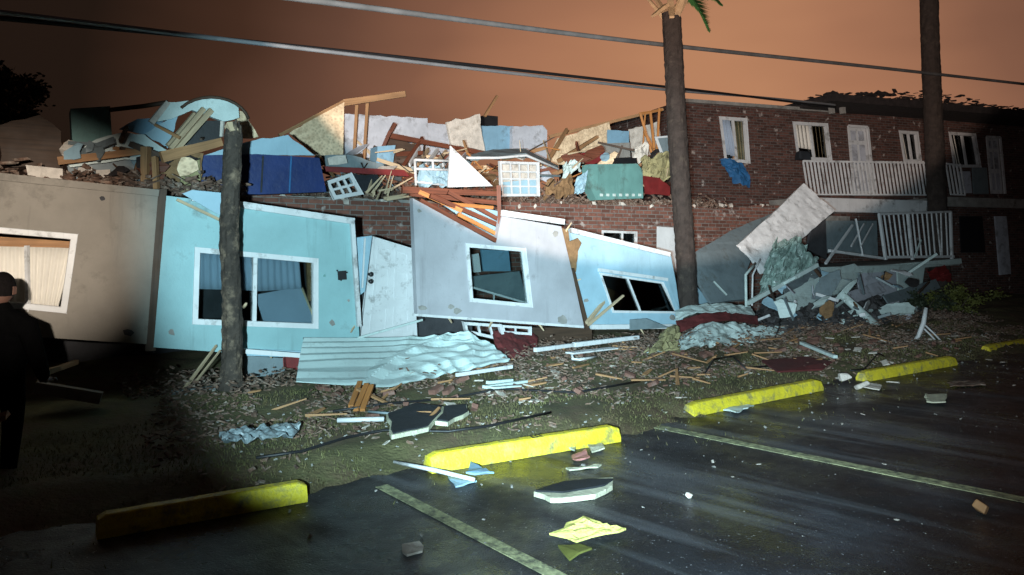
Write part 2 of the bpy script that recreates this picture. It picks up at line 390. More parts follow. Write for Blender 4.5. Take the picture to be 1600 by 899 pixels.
def sheet(rows, nu=26, nv=12, amp=.05, fr=2.5, seed=0, fn=F, crease=0.0, folds=0):
    """rows of control points (u,v,k) -> crumpled surface"""
    P = [px(r, fn) for r in rows]; nr, nc = len(P)-1, len(P[0])-1
    def f(a, b):
        x, y = a*nc, b*nr; i, j = min(int(x), nc-1), min(int(y), nr-1); x -= i; y -= j
        p = P[j][i].lerp(P[j][i+1], x).lerp(P[j+1][i].lerp(P[j+1][i+1], x), y)
        q = Vector((p.x*fr+seed, p.y*fr, p.z*fr*1.5)) if not folds else Vector((a*1.6+b*1.2+seed, b*folds+a*2.0*b, 0))
        d = 1-2*abs(noise.noise(q)); d2 = 1-2*abs(noise.noise(q*2.3)); 
        off = (d*.65+d2*.35-.5)*amp*2
        if folds: off = amp*.55*abs(((b*6+.25*a) % 1)*2-1)+amp*1.2*max(0, 1-abs(b-(.95-.85*max(0, (a-.35)/.4)))*7)*(1 if a > .3 else a/.3)
        if folds: off += (1-2*abs(noise.noise(Vector((p.x*3.2, p.y*3.2, p.z*4)))))*amp*3.2*max(0, a-.42)
        return p+Vector((E2.x*-off*.6, E2.y*-off*.6, off*.8))
    L = (P[0][-1]-P[0][0]).length
    return MB().grid(f, nu, nv, (L, L*.5), False)
def cpy(o, loc, rot=None, scale=None, label=None):
    c = o.copy(); COL.objects.link(c); c.location = loc
    if rot is not None: c.rotation_euler = rot
    if scale is not None: c.scale = scale
    if label: c['label'] = label
    for ch in list(o.children):
        d = ch.copy(); COL.objects.link(d); d.parent = c
        for g in ch.children:
            e = g.copy(); COL.objects.link(e); e.parent = d
    return c
def single(mb, name, m, label, cat, group=None, kind=None, bevel=0, solid=0):
    return tag(mb.build(name, M[m], bevel=bevel, solid=solid), label, cat, group, kind)
def base(lst, z=None):
    c = sum(lst, Vector((0, 0, 0)))/len(lst); return Vector((c.x, c.y, min(p.z for p in lst) if z is None else z))

# ------------------------------------------------------------------ ground
g = MB().poly([(-500, -60, -.03), (500, -60, -.03), (500, 700, -.03), (-500, 700, -.03)], .5, n=Vector((0, 0, 1)))
tag(g.build('ground', M['soil']), None, None, kind='structure')
def lot(a, b): return FS(-14+44*a, -16+20*b-.0, 0)
single(MB().grid(lot, 40, 20, (1, 1), True), 'parking_lot', 'asphalt', None, None, kind='structure')
def lawn_h(t, s):
    e = -3.58+.22*noise.noise(Vector((t*.9, 3.1, 0)))+.5*max(0,min(1,(t-3.5)/3))+.16*noise.noise(Vector((t*4, 9.1, 0)))+.10*noise.noise(Vector((t*11, 5.1, 0)))
    d = s-e
    if d < 0: return -.02+max(d, -1)*.05
    z = -.02+.13*min(1, d/.5)**.8
    z += .025*noise.noise(Vector((t*2.2, s*2.2, 0)))+.012*noise.noise(Vector((t*7, s*7, 4)))
    z += .16*max(0, min(1, (s+1.9)/1.2))*(.7+.5*noise.noise(Vector((t*1.1, s*1.5, 7))))
    return z
def lawn(a, b):
    t, s = -12+40*a, -4.9+9*b; return FS(t, s, lawn_h(t, s))
single(MB().grid(lawn, 420, 110, (1, 1), True), 'lawn', 'soil', None, None, kind='structure')
def LG(u, v, dz=0.0):                # point on the lawn seen at a pixel
    p = G(u, v, .1)
    for _ in range(3):
        q = p-FA; h = lawn_h(q.dot(E1), q.dot(E2)); p = G(u, v, max(h, 0))
    return p+Vector((0, 0, dz))
gb = MB()
vs, fs = [], []
for i in range(70000):
    t = random.uniform(-2.5, 14); s = random.uniform(-4.3, -.9)
    h = lawn_h(t, s)
    if h < .004: 
        if random.random() < .97: continue
        h = .002
    if noise.noise(Vector((t*.9, s*1.4, 21))) < -.18+.25*max(0, s+2.2): continue
    p = FS(t, s, h-.005); a = random.uniform(0, 6.28); L = random.uniform(.012, .045); wd = random.uniform(.004, .010)
    l = Vector((math.cos(a), math.sin(a), 0)); ln = Vector((random.uniform(-.6, .6), random.uniform(-.6, .6), 1))*L
    b = len(vs); vs += [p-l*wd/2, p+l*wd/2, p+ln]; fs.append((b, b+1, b+2))
gb.add(vs, fs)
single(gb, 'grass', 'grass', 'short wet grass on the lawn strip behind the yellow wheel stops', None, kind='stuff')
# stall lines
def strip(p, q, wd):
    p, q = Vector(p), Vector(q); d = (q-p).normalized(); a = Vector((-d.y, d.x, 0))*wd/2
    return MB().poly([p-a, q-a, q+a, p+a], .003, n=Vector((0, 0, 1)))
UPZ = Vector((0, 0, .005))
p, q = G(596, 760), G(872, 902); single(strip(p+UPZ, q+(q-p)*.5+UPZ, .095), 'stall_line', 'line', None, None, kind='structure')
p, q = G(1010, 664), G(1600, 782); single(strip(p+UPZ, q+(q-p)*.4+UPZ, .13), 'stall_line', 'line', None, None, kind='structure')
# ------------------------------------------------------------------ wheel stops
def wheel_stop(p, q, label, wdt=.15, h=.125, m='yellow'):
    p, q = Vector(p), Vector(q); d = (q-p).normalized(); a = Vector((-d.y, d.x, 0)); L = (q-p).length
    prof = [(-.5, 0), (-.5, .35), (-.30, .95), (-.22, 1), (.22, 1), (.30, .95), (.5, .35), (.5, 0)]
    b = MB(); vs = []; n = 26
    for i in range(n+1):
        t = i/n; x = t*L; sc = 1 if .03 < t < .97 else .82
        for (y, z) in prof:
            pt = p+d*x+a*y*wdt+Vector((0, 0, z*h*sc+.002))
            nn = noise.noise(pt*8)*.003+noise.noise(pt*30)*.002
            vs.append(pt+Vector((nn, nn, nn if z > .1 else 0)))
    k = len(prof); fs = [(i*k+j, i*k+j+1, (i+1)*k+j+1, (i+1)*k+j) for i in range(n) for j in range(k-1)]
    fs += [tuple(range(k))[::-1], tuple(range(n*k, n*k+k))]
    b.add(vs, fs)
    o = thing('wheel_stop', label, 'wheel stop', p.lerp(q, .5), 'yellow wheel stops in front of the lawn')
    b.build('concrete_bar', M[m], o)
    return o, d, a
s1, _, _ = wheel_stop(G(150, 838), G(476, 780), 'dim yellow wheel stop fading into the dark, leftmost of the row')
s2, d2, a2 = wheel_stop(G(668, 737), G(962, 688), 'bright yellow wheel stop behind the loose white strip, with a dark stencil mark', h=.135)
s3, _, _ = wheel_stop(G(1076, 650), G(1278, 609), 'yellow wheel stop with worn patches at the end of the long pale line')
s4, _, _ = wheel_stop(G(1346, 596), G(1488, 570), 'yellow wheel stop left of the bent white Y-shaped strip')
s5, _, _ = wheel_stop(G(1540, 552), G(1668, 530), 'dark yellowish wheel stop at the right picture edge')
c2 = G(668, 737).lerp(G(962, 688), .54)+Vector((0, 0, .1395))-a2*.0
for i, dx in enumerate((-.04, 0, .04)):
    b = MB()
    for yy in (-.03, .0, .03): b.bar(c2+d2*(dx-.012)+a2*yy, c2+d2*(dx+.012)+a2*yy, .009, .003)
    b.bar(c2+d2*dx-a2*.034, c2+d2*dx+a2*.034, .007, .003)
    b.build('stencil_mark', M['black'], s2)

# ------------------------------------------------------------------ collapsed wing: brick shell and upper deck
bw = thing('brick_wall', 'ground floor brick wall of the collapsed wing behind the leaning panels', 'wall', base(px([(388, 600), (1250, 520)], F, 2)))
top = px([(1258, 322), (1180, 321), (1120, 326), (1050, 320), (980, 321), (880, 319), (780, 315), (700, 316), (640, 318), (550, 312), (460, 308), (380, 302)], F, 2)
zb = [FS((p-FA).dot(E1), 2, 0) for p in (top[-1], top[0])]
w1 = px([(940, 360), (995, 362), (995, 386), (940, 384)], F, 2); w2 = px([(1026, 354), (1058, 356), (1058, 430), (1026, 428)], F, 2)
MB().poly([zb[1]]+ragged(top, .025, .18, list(range(11)))+[zb[0]], .2, [w1, w2]).build('brick_face', M['brick'], bw)
window(bw, w1, .045, .06, (.6,)); 
dq = px([(1026, 354), (1058, 356), (1058, 430), (1026, 428)], F, 2.03); MB().poly(dq, .04).build('door', M['white'], bw, bevel=.005)
ztop = 2.45
deckp = [FS(-7, 2.25, ztop), FS(15.5, 2.25, ztop), FS(15.5, 8.5, ztop), FS(-7, 8.5, ztop)]
single(MB().poly(deckp, .22, n=Vector((0, 0, 1))), 'floor_slab', 'concrete', 'bare concrete upper floor that carries the wreckage above the brick wall', 'floor')
single(MB().poly([FS(-8, 2.6, 0), FS(1.3, 2.6, 0), FS(1.3, 2.6, 2.2), FS(-8, 2.6, 2.2)], .15), 'interior_wall', 'darkin', 'dark inner wall seen below and behind the beige panel', 'wall')
# crumbled mortar and brick along the top edge
protos = []
for i in range(4):
    b = MB().chunk((0, 0, .03), .14, .09, .07, .45); protos.append(b)
chip0 = None
for i in range(30):
    u = random.choice([random.uniform(780, 1045), random.uniform(1075, 1240), random.uniform(400, 640)])
    p = F(u, 321 if u > 700 else 309+(u-400)*.04, 2.02+random.uniform(-.02, .1)); 
    if chip0 is None:
        chip0 = single(MB().chunk((0, 0, .04), .13, .09, .08, .5), 'mortar_chunk', 'plaster', 'small whitish mortar chunk on the broken edge of the brick wall', 'rubble', 'mortar chunks along the broken wall edge')
        chip0.location = p
    else:
        cpy(chip0, p, (random.random()*3, random.random()*3, random.random()*3), [random.uniform(.4, 1.1)]*3)

# ------------------------------------------------------------------ beige panel, left
bg_ = thing('wall_panel', 'long beige wall panel with a white framed window behind the dark figure', 'wall panel', base(px([(-90, 525), (228, 537)])))
wq = px([(-60, 350), (122, 366), (104, 490), (-60, 474)])
MB().poly(px([(-100, 268), (130, 287), (247, 303), (229, 538), (60, 527), (-100, 518)]), .12, [wq]).build('wall_board', M['beige'], bg_)
MB().bar(F(-100, 266, -.03), F(248, 302, -.03), .04, .07).build('top_trim', M['beige'], bg_)
wf, inn, n_ = window(bg_, wq, .06, .08, (), (), False)
MB().poly(px([(-60, 366), (118, 378), (118, 392), (-60, 388)], F, .10), .03).build('wood_header', M['wood'], wf)
blind(wf, px([(-60, 384), (39, 386), (41, 484), (-60, 476)], F, 0.0), 'shadew', 16, .008, .06)
blind(wf, px([(45, 386), (115, 388), (90, 486), (47, 484)], F, 0.0), 'shadew', 12, .008, .06)
MB().bar(F(42, 384, .02), F(44, 487, .02), .03, .04).build('mullion', M['white'], wf)
single(MB().bar(F(252, 296, .05), F(234, 548, .05), .10, .10, up=E1), 'corner_post', 'wooddark', 'dark upright timber post between the beige and the aqua panels', 'post')

# ------------------------------------------------------------------ aqua panel
aq = thing('wall_panel', 'aqua wall panel with a wide white window behind the snapped palm trunk', 'wall panel', base(px([(240, 545), (560, 532)])))
wq = px([(304, 386), (497, 404), (497, 514), (300, 507)], F, 0)
MB().poly(px([(260, 306), (552, 343), (562, 535), (500, 560), (380, 553), (240, 543)]), .12, [wq]).build('wall_board', M['aqua'], aq)
MB().bar(F(300, 309, -.03), F(553, 346, -.03), .05, .075).build('top_trim', M['white'], aq)
MB().bar(F(550, 345, -.03), F(561, 510, -.03), .05, .05, up=E1).build('side_trim', M['white'], aq)
MB().poly(px([(384, 545), (502, 550), (502, 560), (384, 556)], F, -.03), .03).build('bottom_trim', M['blue'], aq)
MB().bar(F(276, 312, -.02), F(348, 346, -.02), .03, .03).build('loose_batten', M['woodpale'], aq)
wf, inn, n_ = window(aq, wq, .06, .08, (.47,), (), False, mw=.045)
blind(wf, px([(308, 390), (395, 398), (398, 455), (308, 452)], F, 0), 'shade', 16, .008, .07)
blind(wf, px([(400, 398), (470, 404), (474, 452), (400, 456)], F, 0), 'shade', 14, .008, .07)
MB().poly(inn and [p-n_*.055 for p in inn], .005, n=n_).build('pane', M['glass'], wf)
b = MB().poly(px([(398, 461), (470, 448), (492, 505), (412, 503)], F, .22), .02).build('fallen_blind', M['shade'], wf)
MB().bar(F(472, 450, .12), F(497, 512, .02), .02, .03).build('loose_sash', M['woodpale'], wf)
MB().bar(F(484, 410, .12), F(487, 470, .12), .05, .09, up=E1).build('inner_jamb', M['insul'], wf)
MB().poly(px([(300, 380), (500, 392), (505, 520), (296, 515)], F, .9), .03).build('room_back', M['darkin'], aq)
b = MB().poly(px([(528, 424), (541, 423), (542, 437), (529, 438)], F, -.02), .02)
for du, dv_ in ((-2, -1), (13, 2), (4, 14)): b.chunk(F(529+du, 424+dv_, -.03), .018, .02, .018)
b.build('number_plaque', M['black'], aq)
MB().chunk(F(507, 431, -.01), .035, .02, .03, .2).build('switch_cover', M['teal'], aq)

# doors
dr = thing('door', 'white six-panel door leaning out of plumb between the aqua and grey panels', 'door', base(px([(565, 530), (652, 530)], F, .25)))
dq = px([(583, 370), (645, 389), (652, 531), (563, 531)], F, .25)
MB().poly(dq, .045).build('door_leaf', M['white'], dr, bevel=.004)
for (a0, a1, b0, b1) in ((.14, .44, .07, .20), (.56, .86, .07, .20), (.14, .44, .26, .58), (.56, .86, .26, .58), (.14, .44, .66, .93), (.56, .86, .66, .93)):
    qq = [bil(dq, a0, b0), bil(dq, a1, b0), bil(dq, a1, b1), bil(dq, a0, b1)]
    nn = (qq[1]-qq[0]).cross(qq[3]-qq[0]).normalized(); nn = nn if nn.dot(CAM-qq[0]) > 0 else -nn
    c = sum(qq, Vector((0, 0, 0)))/4; inn = [c+(p-c)*.82 for p in qq]
    MB().poly([p+nn*.010 for p in qq], .012, [[p+nn*.010 for p in inn]], n=nn).build('door_panel', M['white'], dr, bevel=.003)
for v_ in (429, 440):
    p = F(580, v_, .18); MB().tube([p+E2*.07, p+E2*.03, p, p-E2*.015], [.018, .018, .032, .02], 12).build('knob', M['black'], dr)
d2_ = thing('door', 'narrow strip of a second white door beside the aqua panel edge', 'door', base(px([(557, 450), (583, 450)], F, .1)))
dq = px([(556, 372), (581, 369), (570, 455), (561, 462)], F, .14)
MB().poly(dq, .045).build('door_leaf', M['blue'], d2_, bevel=.004)
MB().bar(F(570, 372, .12), F(566, 450, .12), .02, .02, up=E1).build('panel_bead', M['white'], d2_)
single(MB().poly(px([(553, 440), (575, 455), (565, 528), (556, 528)], F, .45), .03), 'board', 'darkin', 'dark sheet painting the shade in the gap left of the white six-panel door', 'board')  # dark sheet put in for the shade of the door gap

# ------------------------------------------------------------------ grey panel
gp = thing('wall_panel', 'pale grey wall panel with a notched top and a tilted square window', 'wall panel', base(px([(650, 493), (912, 512)])))
wq = px([(727, 380), (821, 388), (832, 481), (734, 472)], F, -.05)
outl = px([(645, 310), (775, 381), (784, 338), (877, 354), (895, 430), (913, 512), (860, 509), (780, 502), (700, 495), (652, 491)], F, -.05)
outl = outl[:5]+ragged(outl[5:], .022, .09, [0, 1, 2, 3])
MB().poly(outl, .10, [wq]).build('wall_board', M['grey'], gp)
MB().bar(F(784, 333, -.1), F(881, 347, -.1), .05, .08).build('top_trim', M['white'], gp)
wf, inn, n_ = window(gp, wq, .055, .08, (), (), True)
single(MB().poly(px([(646, 490), (912, 509), (912, 513), (646, 494)], F, -.09), .03), 'torn_strip', 'white', 'torn white edge strip along the foot of the grey panel', 'trim')
# what shows through that window
single(MB().poly(px([(738, 398), (748, 396), (752, 425), (742, 426)], F, .5), .04), 'loose_trim', 'white', 'short white trim board standing inside the square window', 'trim')
single(MB().poly(px([(752, 390), (795, 392), (798, 424), (754, 424)], F, 1.2), .04), 'board', 'sky_wall', 'blue grey board upright behind the square window', 'board')
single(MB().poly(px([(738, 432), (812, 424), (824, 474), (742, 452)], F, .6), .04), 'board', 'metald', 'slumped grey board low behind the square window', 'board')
sw = thing('window_sash', 'small white sash lying low inside the square window', 'window', base(px([(738, 470), (800, 478)], F, .3)))
window(sw, px([(736, 447), (822, 472), (822, 482), (736, 470)], F, .3), .03, .04, (.4,), (), False)

# window frames below the grey panel
lw = thing('window_sash', 'twisted white two-light window frame under the grey panel', 'window', base(px([(730, 530), (830, 530)], F, .1)))
window(lw, px([(724, 503), (783, 507), (790, 534), (728, 520)], F, .05), .045, .06, (.35, .72), (), False)
window(lw, px([(784, 508), (830, 511), (830, 524), (786, 521)], F, .1), .035, .05, (.45,), (), False)
single(MB().poly(px([(655, 496), (738, 500), (738, 532), (655, 530)], F, .5), .05), 'board', 'darkin', 'dark grey shade sheet in the gap below the grey panel', 'board')  # stands in for the darkness of the recess under the panel
single(sheet([[(768, 520, .1), (800, 516, .2), (840, 522, .2)], [(775, 545, -.2), (806, 540, -.2), (838, 545, -.1)], [(785, 566, -.5), (812, 560, -.5), (836, 556, -.4)]], 16, 12, .03, 4, 2), 'carpet_piece', 'maroon', 'maroon carpet hanging out below the grey panel', 'carpet', solid=.01)
single(MB().poly(px([(830, 512), (925, 512), (925, 545), (830, 545)], F, .4), .05), 'board', 'wooddark', 'brown splintered board below the right end of the grey panel', 'board')

def patches(parent, lst, k, m='plaster'):
    for (u, v, r_) in lst:
        P = [F(u+r_*math.cos(a*.9)*random.uniform(.5, 1.2), v+r_*math.sin(a*.9)*random.uniform(.4, 1), k) for a in range(7)]
        MB().poly(ragged(P, .01, .03), .004).build('torn_patch', M[m], parent)
patches(gp, [(660, 482, 7), (715, 486, 9), (880, 500, 10), (705, 480, 5), (868, 366, 6), (655, 330, 4)], -.056, 'concrete')
patches(aq, [(520, 505, 6), (268, 520, 7), (545, 470, 3)], -.006, 'concrete')
patches(bg_, [(200, 520, 9), (160, 310, 6)], -.006, 'darkin')
# rafters around the notch of the grey panel
def beams(lst, m, label, cat='beam', group=None, fn=F):
    for i, (a, b, w_, h_) in enumerate(lst):
        single(MB().bar(fn(*a), fn(*b), w_, h_, taper=random.uniform(.75, 1)), 'timber_beam', m, label[i] if isinstance(label, list) else label, cat, group)
gN = 'splintered timbers of the collapsed wing'
beams([((655, 314, -.02), (778, 378, -.02), .06, .07), ((672, 306, .1), (778, 352, .1), .05, .06), ((700, 300, .3), (782, 345, .2), .05, .06),
       ((628, 297, .4), (780, 303, .3), .06, .09), ((640, 303, .5), (782, 318, .4), .06, .07), ((779, 290, 0), (781, 350, 0), .06, .06)],
      'woodred', ['long red-brown rafter slanting along the notch of the grey panel', 'red-brown rafter just above the notch rafter', 'short red-brown rafter ending at the notch peak',
       'red-brown beam lying under the white triangle sheet', 'red-brown beam lower under the white triangle sheet', 'upright red-brown post at the notch peak'], group=gN)
beams([((655, 300, .35), (722, 330, .05), .05, .06), ((690, 318, .2), (770, 325, .2), .04, .05), ((715, 335, .1), (775, 366, .05), .05, .05)],
      'orangewood', ['pale orange split timber left in the notch above the grey panel', 'thin orange timber crossing the notch above the grey panel', 'orange timber lowest in the notch above the grey panel'], group=gN)
single(MB().poly(px([(680, 312), (778, 330), (774, 372), (740, 352)], F, .35), .03), 'board', 'blue', 'pale blue board filling the notch above the grey panel', 'board')
single(MB().poly(px([(704, 228), (770, 291), (700, 293)], F, .6), .03, n=None), 'triangular_sheet', 'white', 'sharp white triangular sheet standing on the red-brown beams', 'sheet')

# torn wood / gap right of grey panel
pts = ragged(px([(876, 356), (888, 360), (890, 378), (903, 372), (909, 380), (903, 398), (900, 425), (893, 430)], F, .02), .02, .06)
single(MB().poly(pts, .05), 'torn_sheathing', 'insul', 'torn brown sheathing between the grey panel and the pale blue panel', 'sheathing')
single(MB().bar(F(893, 420, .0), F(917, 513, .0), .06, .06, up=E1), 'corner_post', 'wooddark', 'dark slanting post on the right edge of the grey panel', 'post')

# ------------------------------------------------------------------ pale blue panel
bp = thing('wall_panel', 'pale blue tilted wall panel with a squashed sliding window', 'wall panel', base(px([(922, 512), (1062, 506)])))
wq = px([(936, 426), (1036, 441), (1060, 490), (957, 489)], F, .05)
MB().poly(px([(889, 358), (1048, 399), (1056, 440), (1065, 507), (918, 513), (900, 428), (904, 400)], F, .05), .1, [wq]).build('wall_board', M['blue'], bp)
MB().bar(F(891, 360, -.02), F(1046, 398, -.02), .05, .07).build('top_trim', M['white'], bp)
MB().bar(F(936, 422, -.01), F(1042, 437, -.01), .06, .05).build('window_head', M['white'], bp)
MB().bar(F(1040, 436, -.01), F(1064, 500, -.01), .05, .05, up=E1).build('side_trim', M['blue'], bp)
MB().bar(F(924, 511, -.01), F(1062, 510, -.01), .05, .07).build('sill_board', M['white'], bp)
patches(bp, [(915, 470, 5), (1050, 497, 6)], .044, 'concrete')
wf, inn, n_ = window(bp, wq, .04, .06, (.42,), (), True)
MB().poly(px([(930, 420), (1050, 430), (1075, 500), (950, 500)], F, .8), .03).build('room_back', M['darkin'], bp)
beams([((917, 505, -.1), (948, 466, .1), .05, .05), ((919, 508, -.16), (974, 462, -.08), .035, .035)], 'woodpale',
      ['thick pale stake poking into the squashed window', 'thin pale stake poking across the squashed window'], 'stake', gN)
single(MB().poly(ragged(px([(945, 450), (962, 455), (972, 470), (966, 490), (955, 480)], F, .2), .02, .06), .04), 'insulation_scrap', 'insul', 'brown insulation scrap hanging in the squashed window', 'insulation')
single(MB().poly(px([(985, 500), (1010, 498), (1045, 512), (985, 516)], F, -.3), .02), 'sheet_metal_piece', 'metald', 'grey folded metal piece at the foot of the pale blue panel', 'sheet metal')

# ------------------------------------------------------------------ long crumpled siding in front of the aqua panel
rows = [[(474, 531, -.25), (540, 531, -.25), (620, 530, -.3), (690, 528, -.35), (728, 525, -.4)],
        [(470, 548, -.5), (540, 548, -.5), (620, 546, -.5), (700, 541, -.5), (762, 540, -.45)],
        [(466, 570, -.75), (540, 566, -.8), (620, 566, -.8), (705, 556, -.8), (782, 558, -.7)],
        [(462, 600, -1.15), (540, 608, -1.3), (612, 607, -1.35), (700, 588, -1.1), (794, 572, -.9)]]
rf = sheet(rows, 70, 60, .045, 2.0, 5, folds=3.2)
single(rf, 'siding_sheet', 'metal', 'long crumpled aqua siding sheet lying in front of the aqua panel', 'siding', solid=.008)
for i, (v0, v1, k) in enumerate(((536, 533, -.42), (549, 546, -.58), (561, 556, -.76))):
    pass
single(MB().tube([F(474, 529, -.22), F(560, 530, -.22), F(650, 529, -.27), F(727, 523, -.36)], .012, 6), 'edge_strip', 'black', 'dark rolled edge strip along the top of the crumpled aqua siding', 'trim')
single(MB().bar(F(560, 528, -.35), F(660, 500, -.15), .02, .025), 'thin_batten', 'metalw', 'thin pale batten slanting across the foot of the white door', 'batten')
single(MB().bar(F(372, 548, -.2), F(475, 556, -.3), .04, .05), 'loose_trim', 'white', 'white trim board below the aqua panel right of the snapped trunk', 'trim')
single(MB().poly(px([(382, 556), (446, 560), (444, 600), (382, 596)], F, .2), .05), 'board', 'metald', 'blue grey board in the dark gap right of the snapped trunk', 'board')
single(MB().poly(px([(446, 552), (472, 556), (470, 578), (447, 574)], F, -.1), .08), 'crate', 'redboard', 'small dark red box at the left end of the crumpled siding', 'box', bevel=.01)

# ------------------------------------------------------------------ right centre heap
rows = [[(1055, 486, -.1), (1090, 477, -.1), (1135, 476, -.1), (1172, 479, 0)], [(1056, 500, -.35), (1090, 490, -.35), (1135, 488, -.35), (1178, 494, -.2)]]
single(sheet(rows, 26, 8, .03, 3, 11), 'awning_roll', 'metalw', 'bulging pale awning roll at the foot of the tall palm', 'awning', solid=.02)
rows = [[(1056, 501, -.33), (1100, 491, -.3), (1140, 489, -.3), (1182, 495, -.2)], [(1058, 522, -.4), (1100, 506, -.42), (1140, 502, -.42), (1184, 508, -.3)]]
single(sheet(rows, 26, 8, .02, 3, 12), 'awning_valance', 'maroon', 'maroon band of cloth under the pale awning roll', 'awning', solid=.02)
rows = [[(1062, 522, -.45), (1100, 508, -.45), (1150, 507, -.45), (1200, 512, -.4), (1272, 505, -.2)],
        [(1052, 538, -.8), (1100, 524, -.8), (1150, 522, -.7), (1210, 528, -.7), (1268, 526, -.5)],
        [(1010, 553, -1.2), (1080, 545, -1.2), (1130, 538, -1.1), (1215, 550, -1.1), (1272, 545, -.8)]]
single(sheet(rows, 50, 16, .07, 2.6, 17), 'siding_sheet', 'metalw', 'crumpled pale siding sheet on the lawn in front of the tall palm', 'siding', solid=.006)
single(sheet([[(1036, 515, -.7), (1052, 512, -.7), (1062, 520, -.7)], [(1028, 535, -1.0), (1045, 530, -1.0), (1060, 530, -1)], [(1006, 553, -1.3), (1030, 552, -1.3), (1062, 552, -1.3)]], 12, 12, .08, 5, 3),
       'insulation_scrap', 'insuly', 'yellowish insulation tuft at the left end of the crumpled pale siding', 'insulation', solid=.02)
# grey slab and white sheet
single(MB().poly(ragged(px([(1083, 396, .8), (1150, 357, 1.2), (1212, 331, 1.5), (1180, 375, 1), (1168, 420, .7), (1164, 468, .4), (1112, 474, .4), (1092, 440, .6)]), .02, .2), .06), 'roof_slab', 'metald', 'large dark grey slab leaning right of the tall palm', 'slab')
single(MB().bar(F(1115, 440, .35), F(1135, 461, .3), .03, .03), 'thin_batten', 'metalw', 'short pale batten on the leaning grey slab', 'batten')
rows = [[(1150, 384, .1), (1205, 335, .3), (1253, 288, .5)], [(1168, 402, .0), (1225, 358, .2), (1276, 309, .4)], [(1188, 428, -.1), (1245, 378, .1), (1301, 331, .3)]]
single(sheet(rows, 30, 20, .016, 3.0, 9), 'ceiling_sheet', 'white', 'big white sheet tilted up like a diamond over the heap', 'sheet', solid=.05)
rows = [[(1212, 374, -.1), (1245, 372, -.1), (1276, 410, -.1)], [(1196, 410, -.2), (1228, 405, -.25), (1265, 420, -.2)], [(1185, 462, -.2), (1215, 450, -.3), (1255, 430, -.3)]]
single(sheet(rows, 24, 24, .12, 4, 23), 'mesh_sheet', 'screen', 'crumpled green-grey mesh sheet under the white diamond sheet', 'mesh', solid=.01)
single(MB().bar(F(1168, 474, -.35), F(1277, 414, -.3), .05, .07), 'gutter', 'metalw', 'pale gutter rising to the right under the crumpled mesh', 'gutter')
single(MB().tube([F(1180, 412, -.2), F(1165, 430, -.3), F(1166, 480, -.35)], .025, 8), 'downpipe', 'metalw', 'bent pale downpipe standing at the left foot of the gutter', 'pipe')
single(MB().tube([F(1188, 405, -.2), F(1176, 430, -.25), F(1175, 478, -.3)], .015, 8), 'downpipe', 'white', 'thin white pipe just right of the bent downpipe', 'pipe')
single(MB().poly(px([(1083, 440), (1110, 475), (1083, 475)], F, .9), .04), 'board', 'blue', 'pale blue board corner right of the tall palm foot', 'board')

# ------------------------------------------------------------------ standing brick wing, right
br = thing('brick_building', 'standing two-storey brick wing with white windows and doors on the right', 'building', W(1400, 470, 0)*1.0-Vector((0, 0, W(1400, 470, 0).z)))
def wq_(l, k=0): return px(l, W, k)
ops = {'a': wq_([(1123, 182), (1167, 185), (1172, 256), (1132, 252)]), 'b': wq_([(1238, 190), (1293, 193), (1300, 252), (1246, 250)]),
       'c': wq_([(1325, 197), (1355, 199), (1366, 306), (1334, 306)]), 'd': wq_([(1404, 204), (1434, 206), (1440, 254), (1412, 254)]),
       'e': wq_([(1482, 206), (1524, 209), (1533, 262), (1490, 262)]), 'f': wq_([(1541, 214), (1562, 215), (1570, 303), (1549, 303)])}
face = [W(1062, 500, 0), W(1062, 158, 0), W(1300, 176, 0), W(1460, 186, 0), W(1760, 208, 0)]
face[0].z = 0; last = W(1760, 208, 0); last.z = 0
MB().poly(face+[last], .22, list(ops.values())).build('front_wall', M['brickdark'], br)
# side wall receding from the broken corner and back mass
c0 = W(1062, 158, .1); s0 = Vector((c0.x, c0.y, 0)); bk = R2*8
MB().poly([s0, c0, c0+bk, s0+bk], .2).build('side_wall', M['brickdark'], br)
MB().bar(W(1066, 157, -.04), W(1300, 174, -.04), .10, .09).build('coping', M['concrete'], br)
for k, (mul) in (('a', (.5,)), ('b', (.5,)), ('d', (.5,)), ('e', (.5,))):
    wf, inn, n_ = window(br, ops[k], .09, .10, mul, (), False, mw=.07)
    q = [p-n_*.3 for p in ops[k]]
    if k == 'b': blind(wf, [inn[0], bil(inn, .48, 0), bil(inn, .48, .75), bil(inn, 0, .7)], 'shadew', 8, .015, .08); blind(wf, [bil(inn, .52, 0), inn[1], inn[2], bil(inn, .52, 1)], 'curtain', 8, .03, .12, 'curtain')
    elif k == 'a': blind(wf, [inn[0], bil(inn, .35, .0), bil(inn, .5, .95), bil(inn, 0, .9)], 'shade', 5, .04, .02, 'curtain'); blind(wf, [bil(inn, .52, 0), inn[1], inn[2], bil(inn, .6, 1)], 'curtain', 6, .03, .12, 'curtain')
    else: blind(wf, [bil(inn, .0, 0), bil(inn, .3, 0), bil(inn, .35, 1), bil(inn, .1, 1)], 'shadew', 5, .02, .1, 'curtain')
    MB().poly([p-n_*.09 for p in inn], .01, n=n_).build('pane', M['glass'], wf)
    MB().poly([p+(p-sum(ops[k], Vector((0,0,0)))/4)*.3-R2*-.9 for p in ops[k]], .03).build('room_back', M['darkin'], wf)
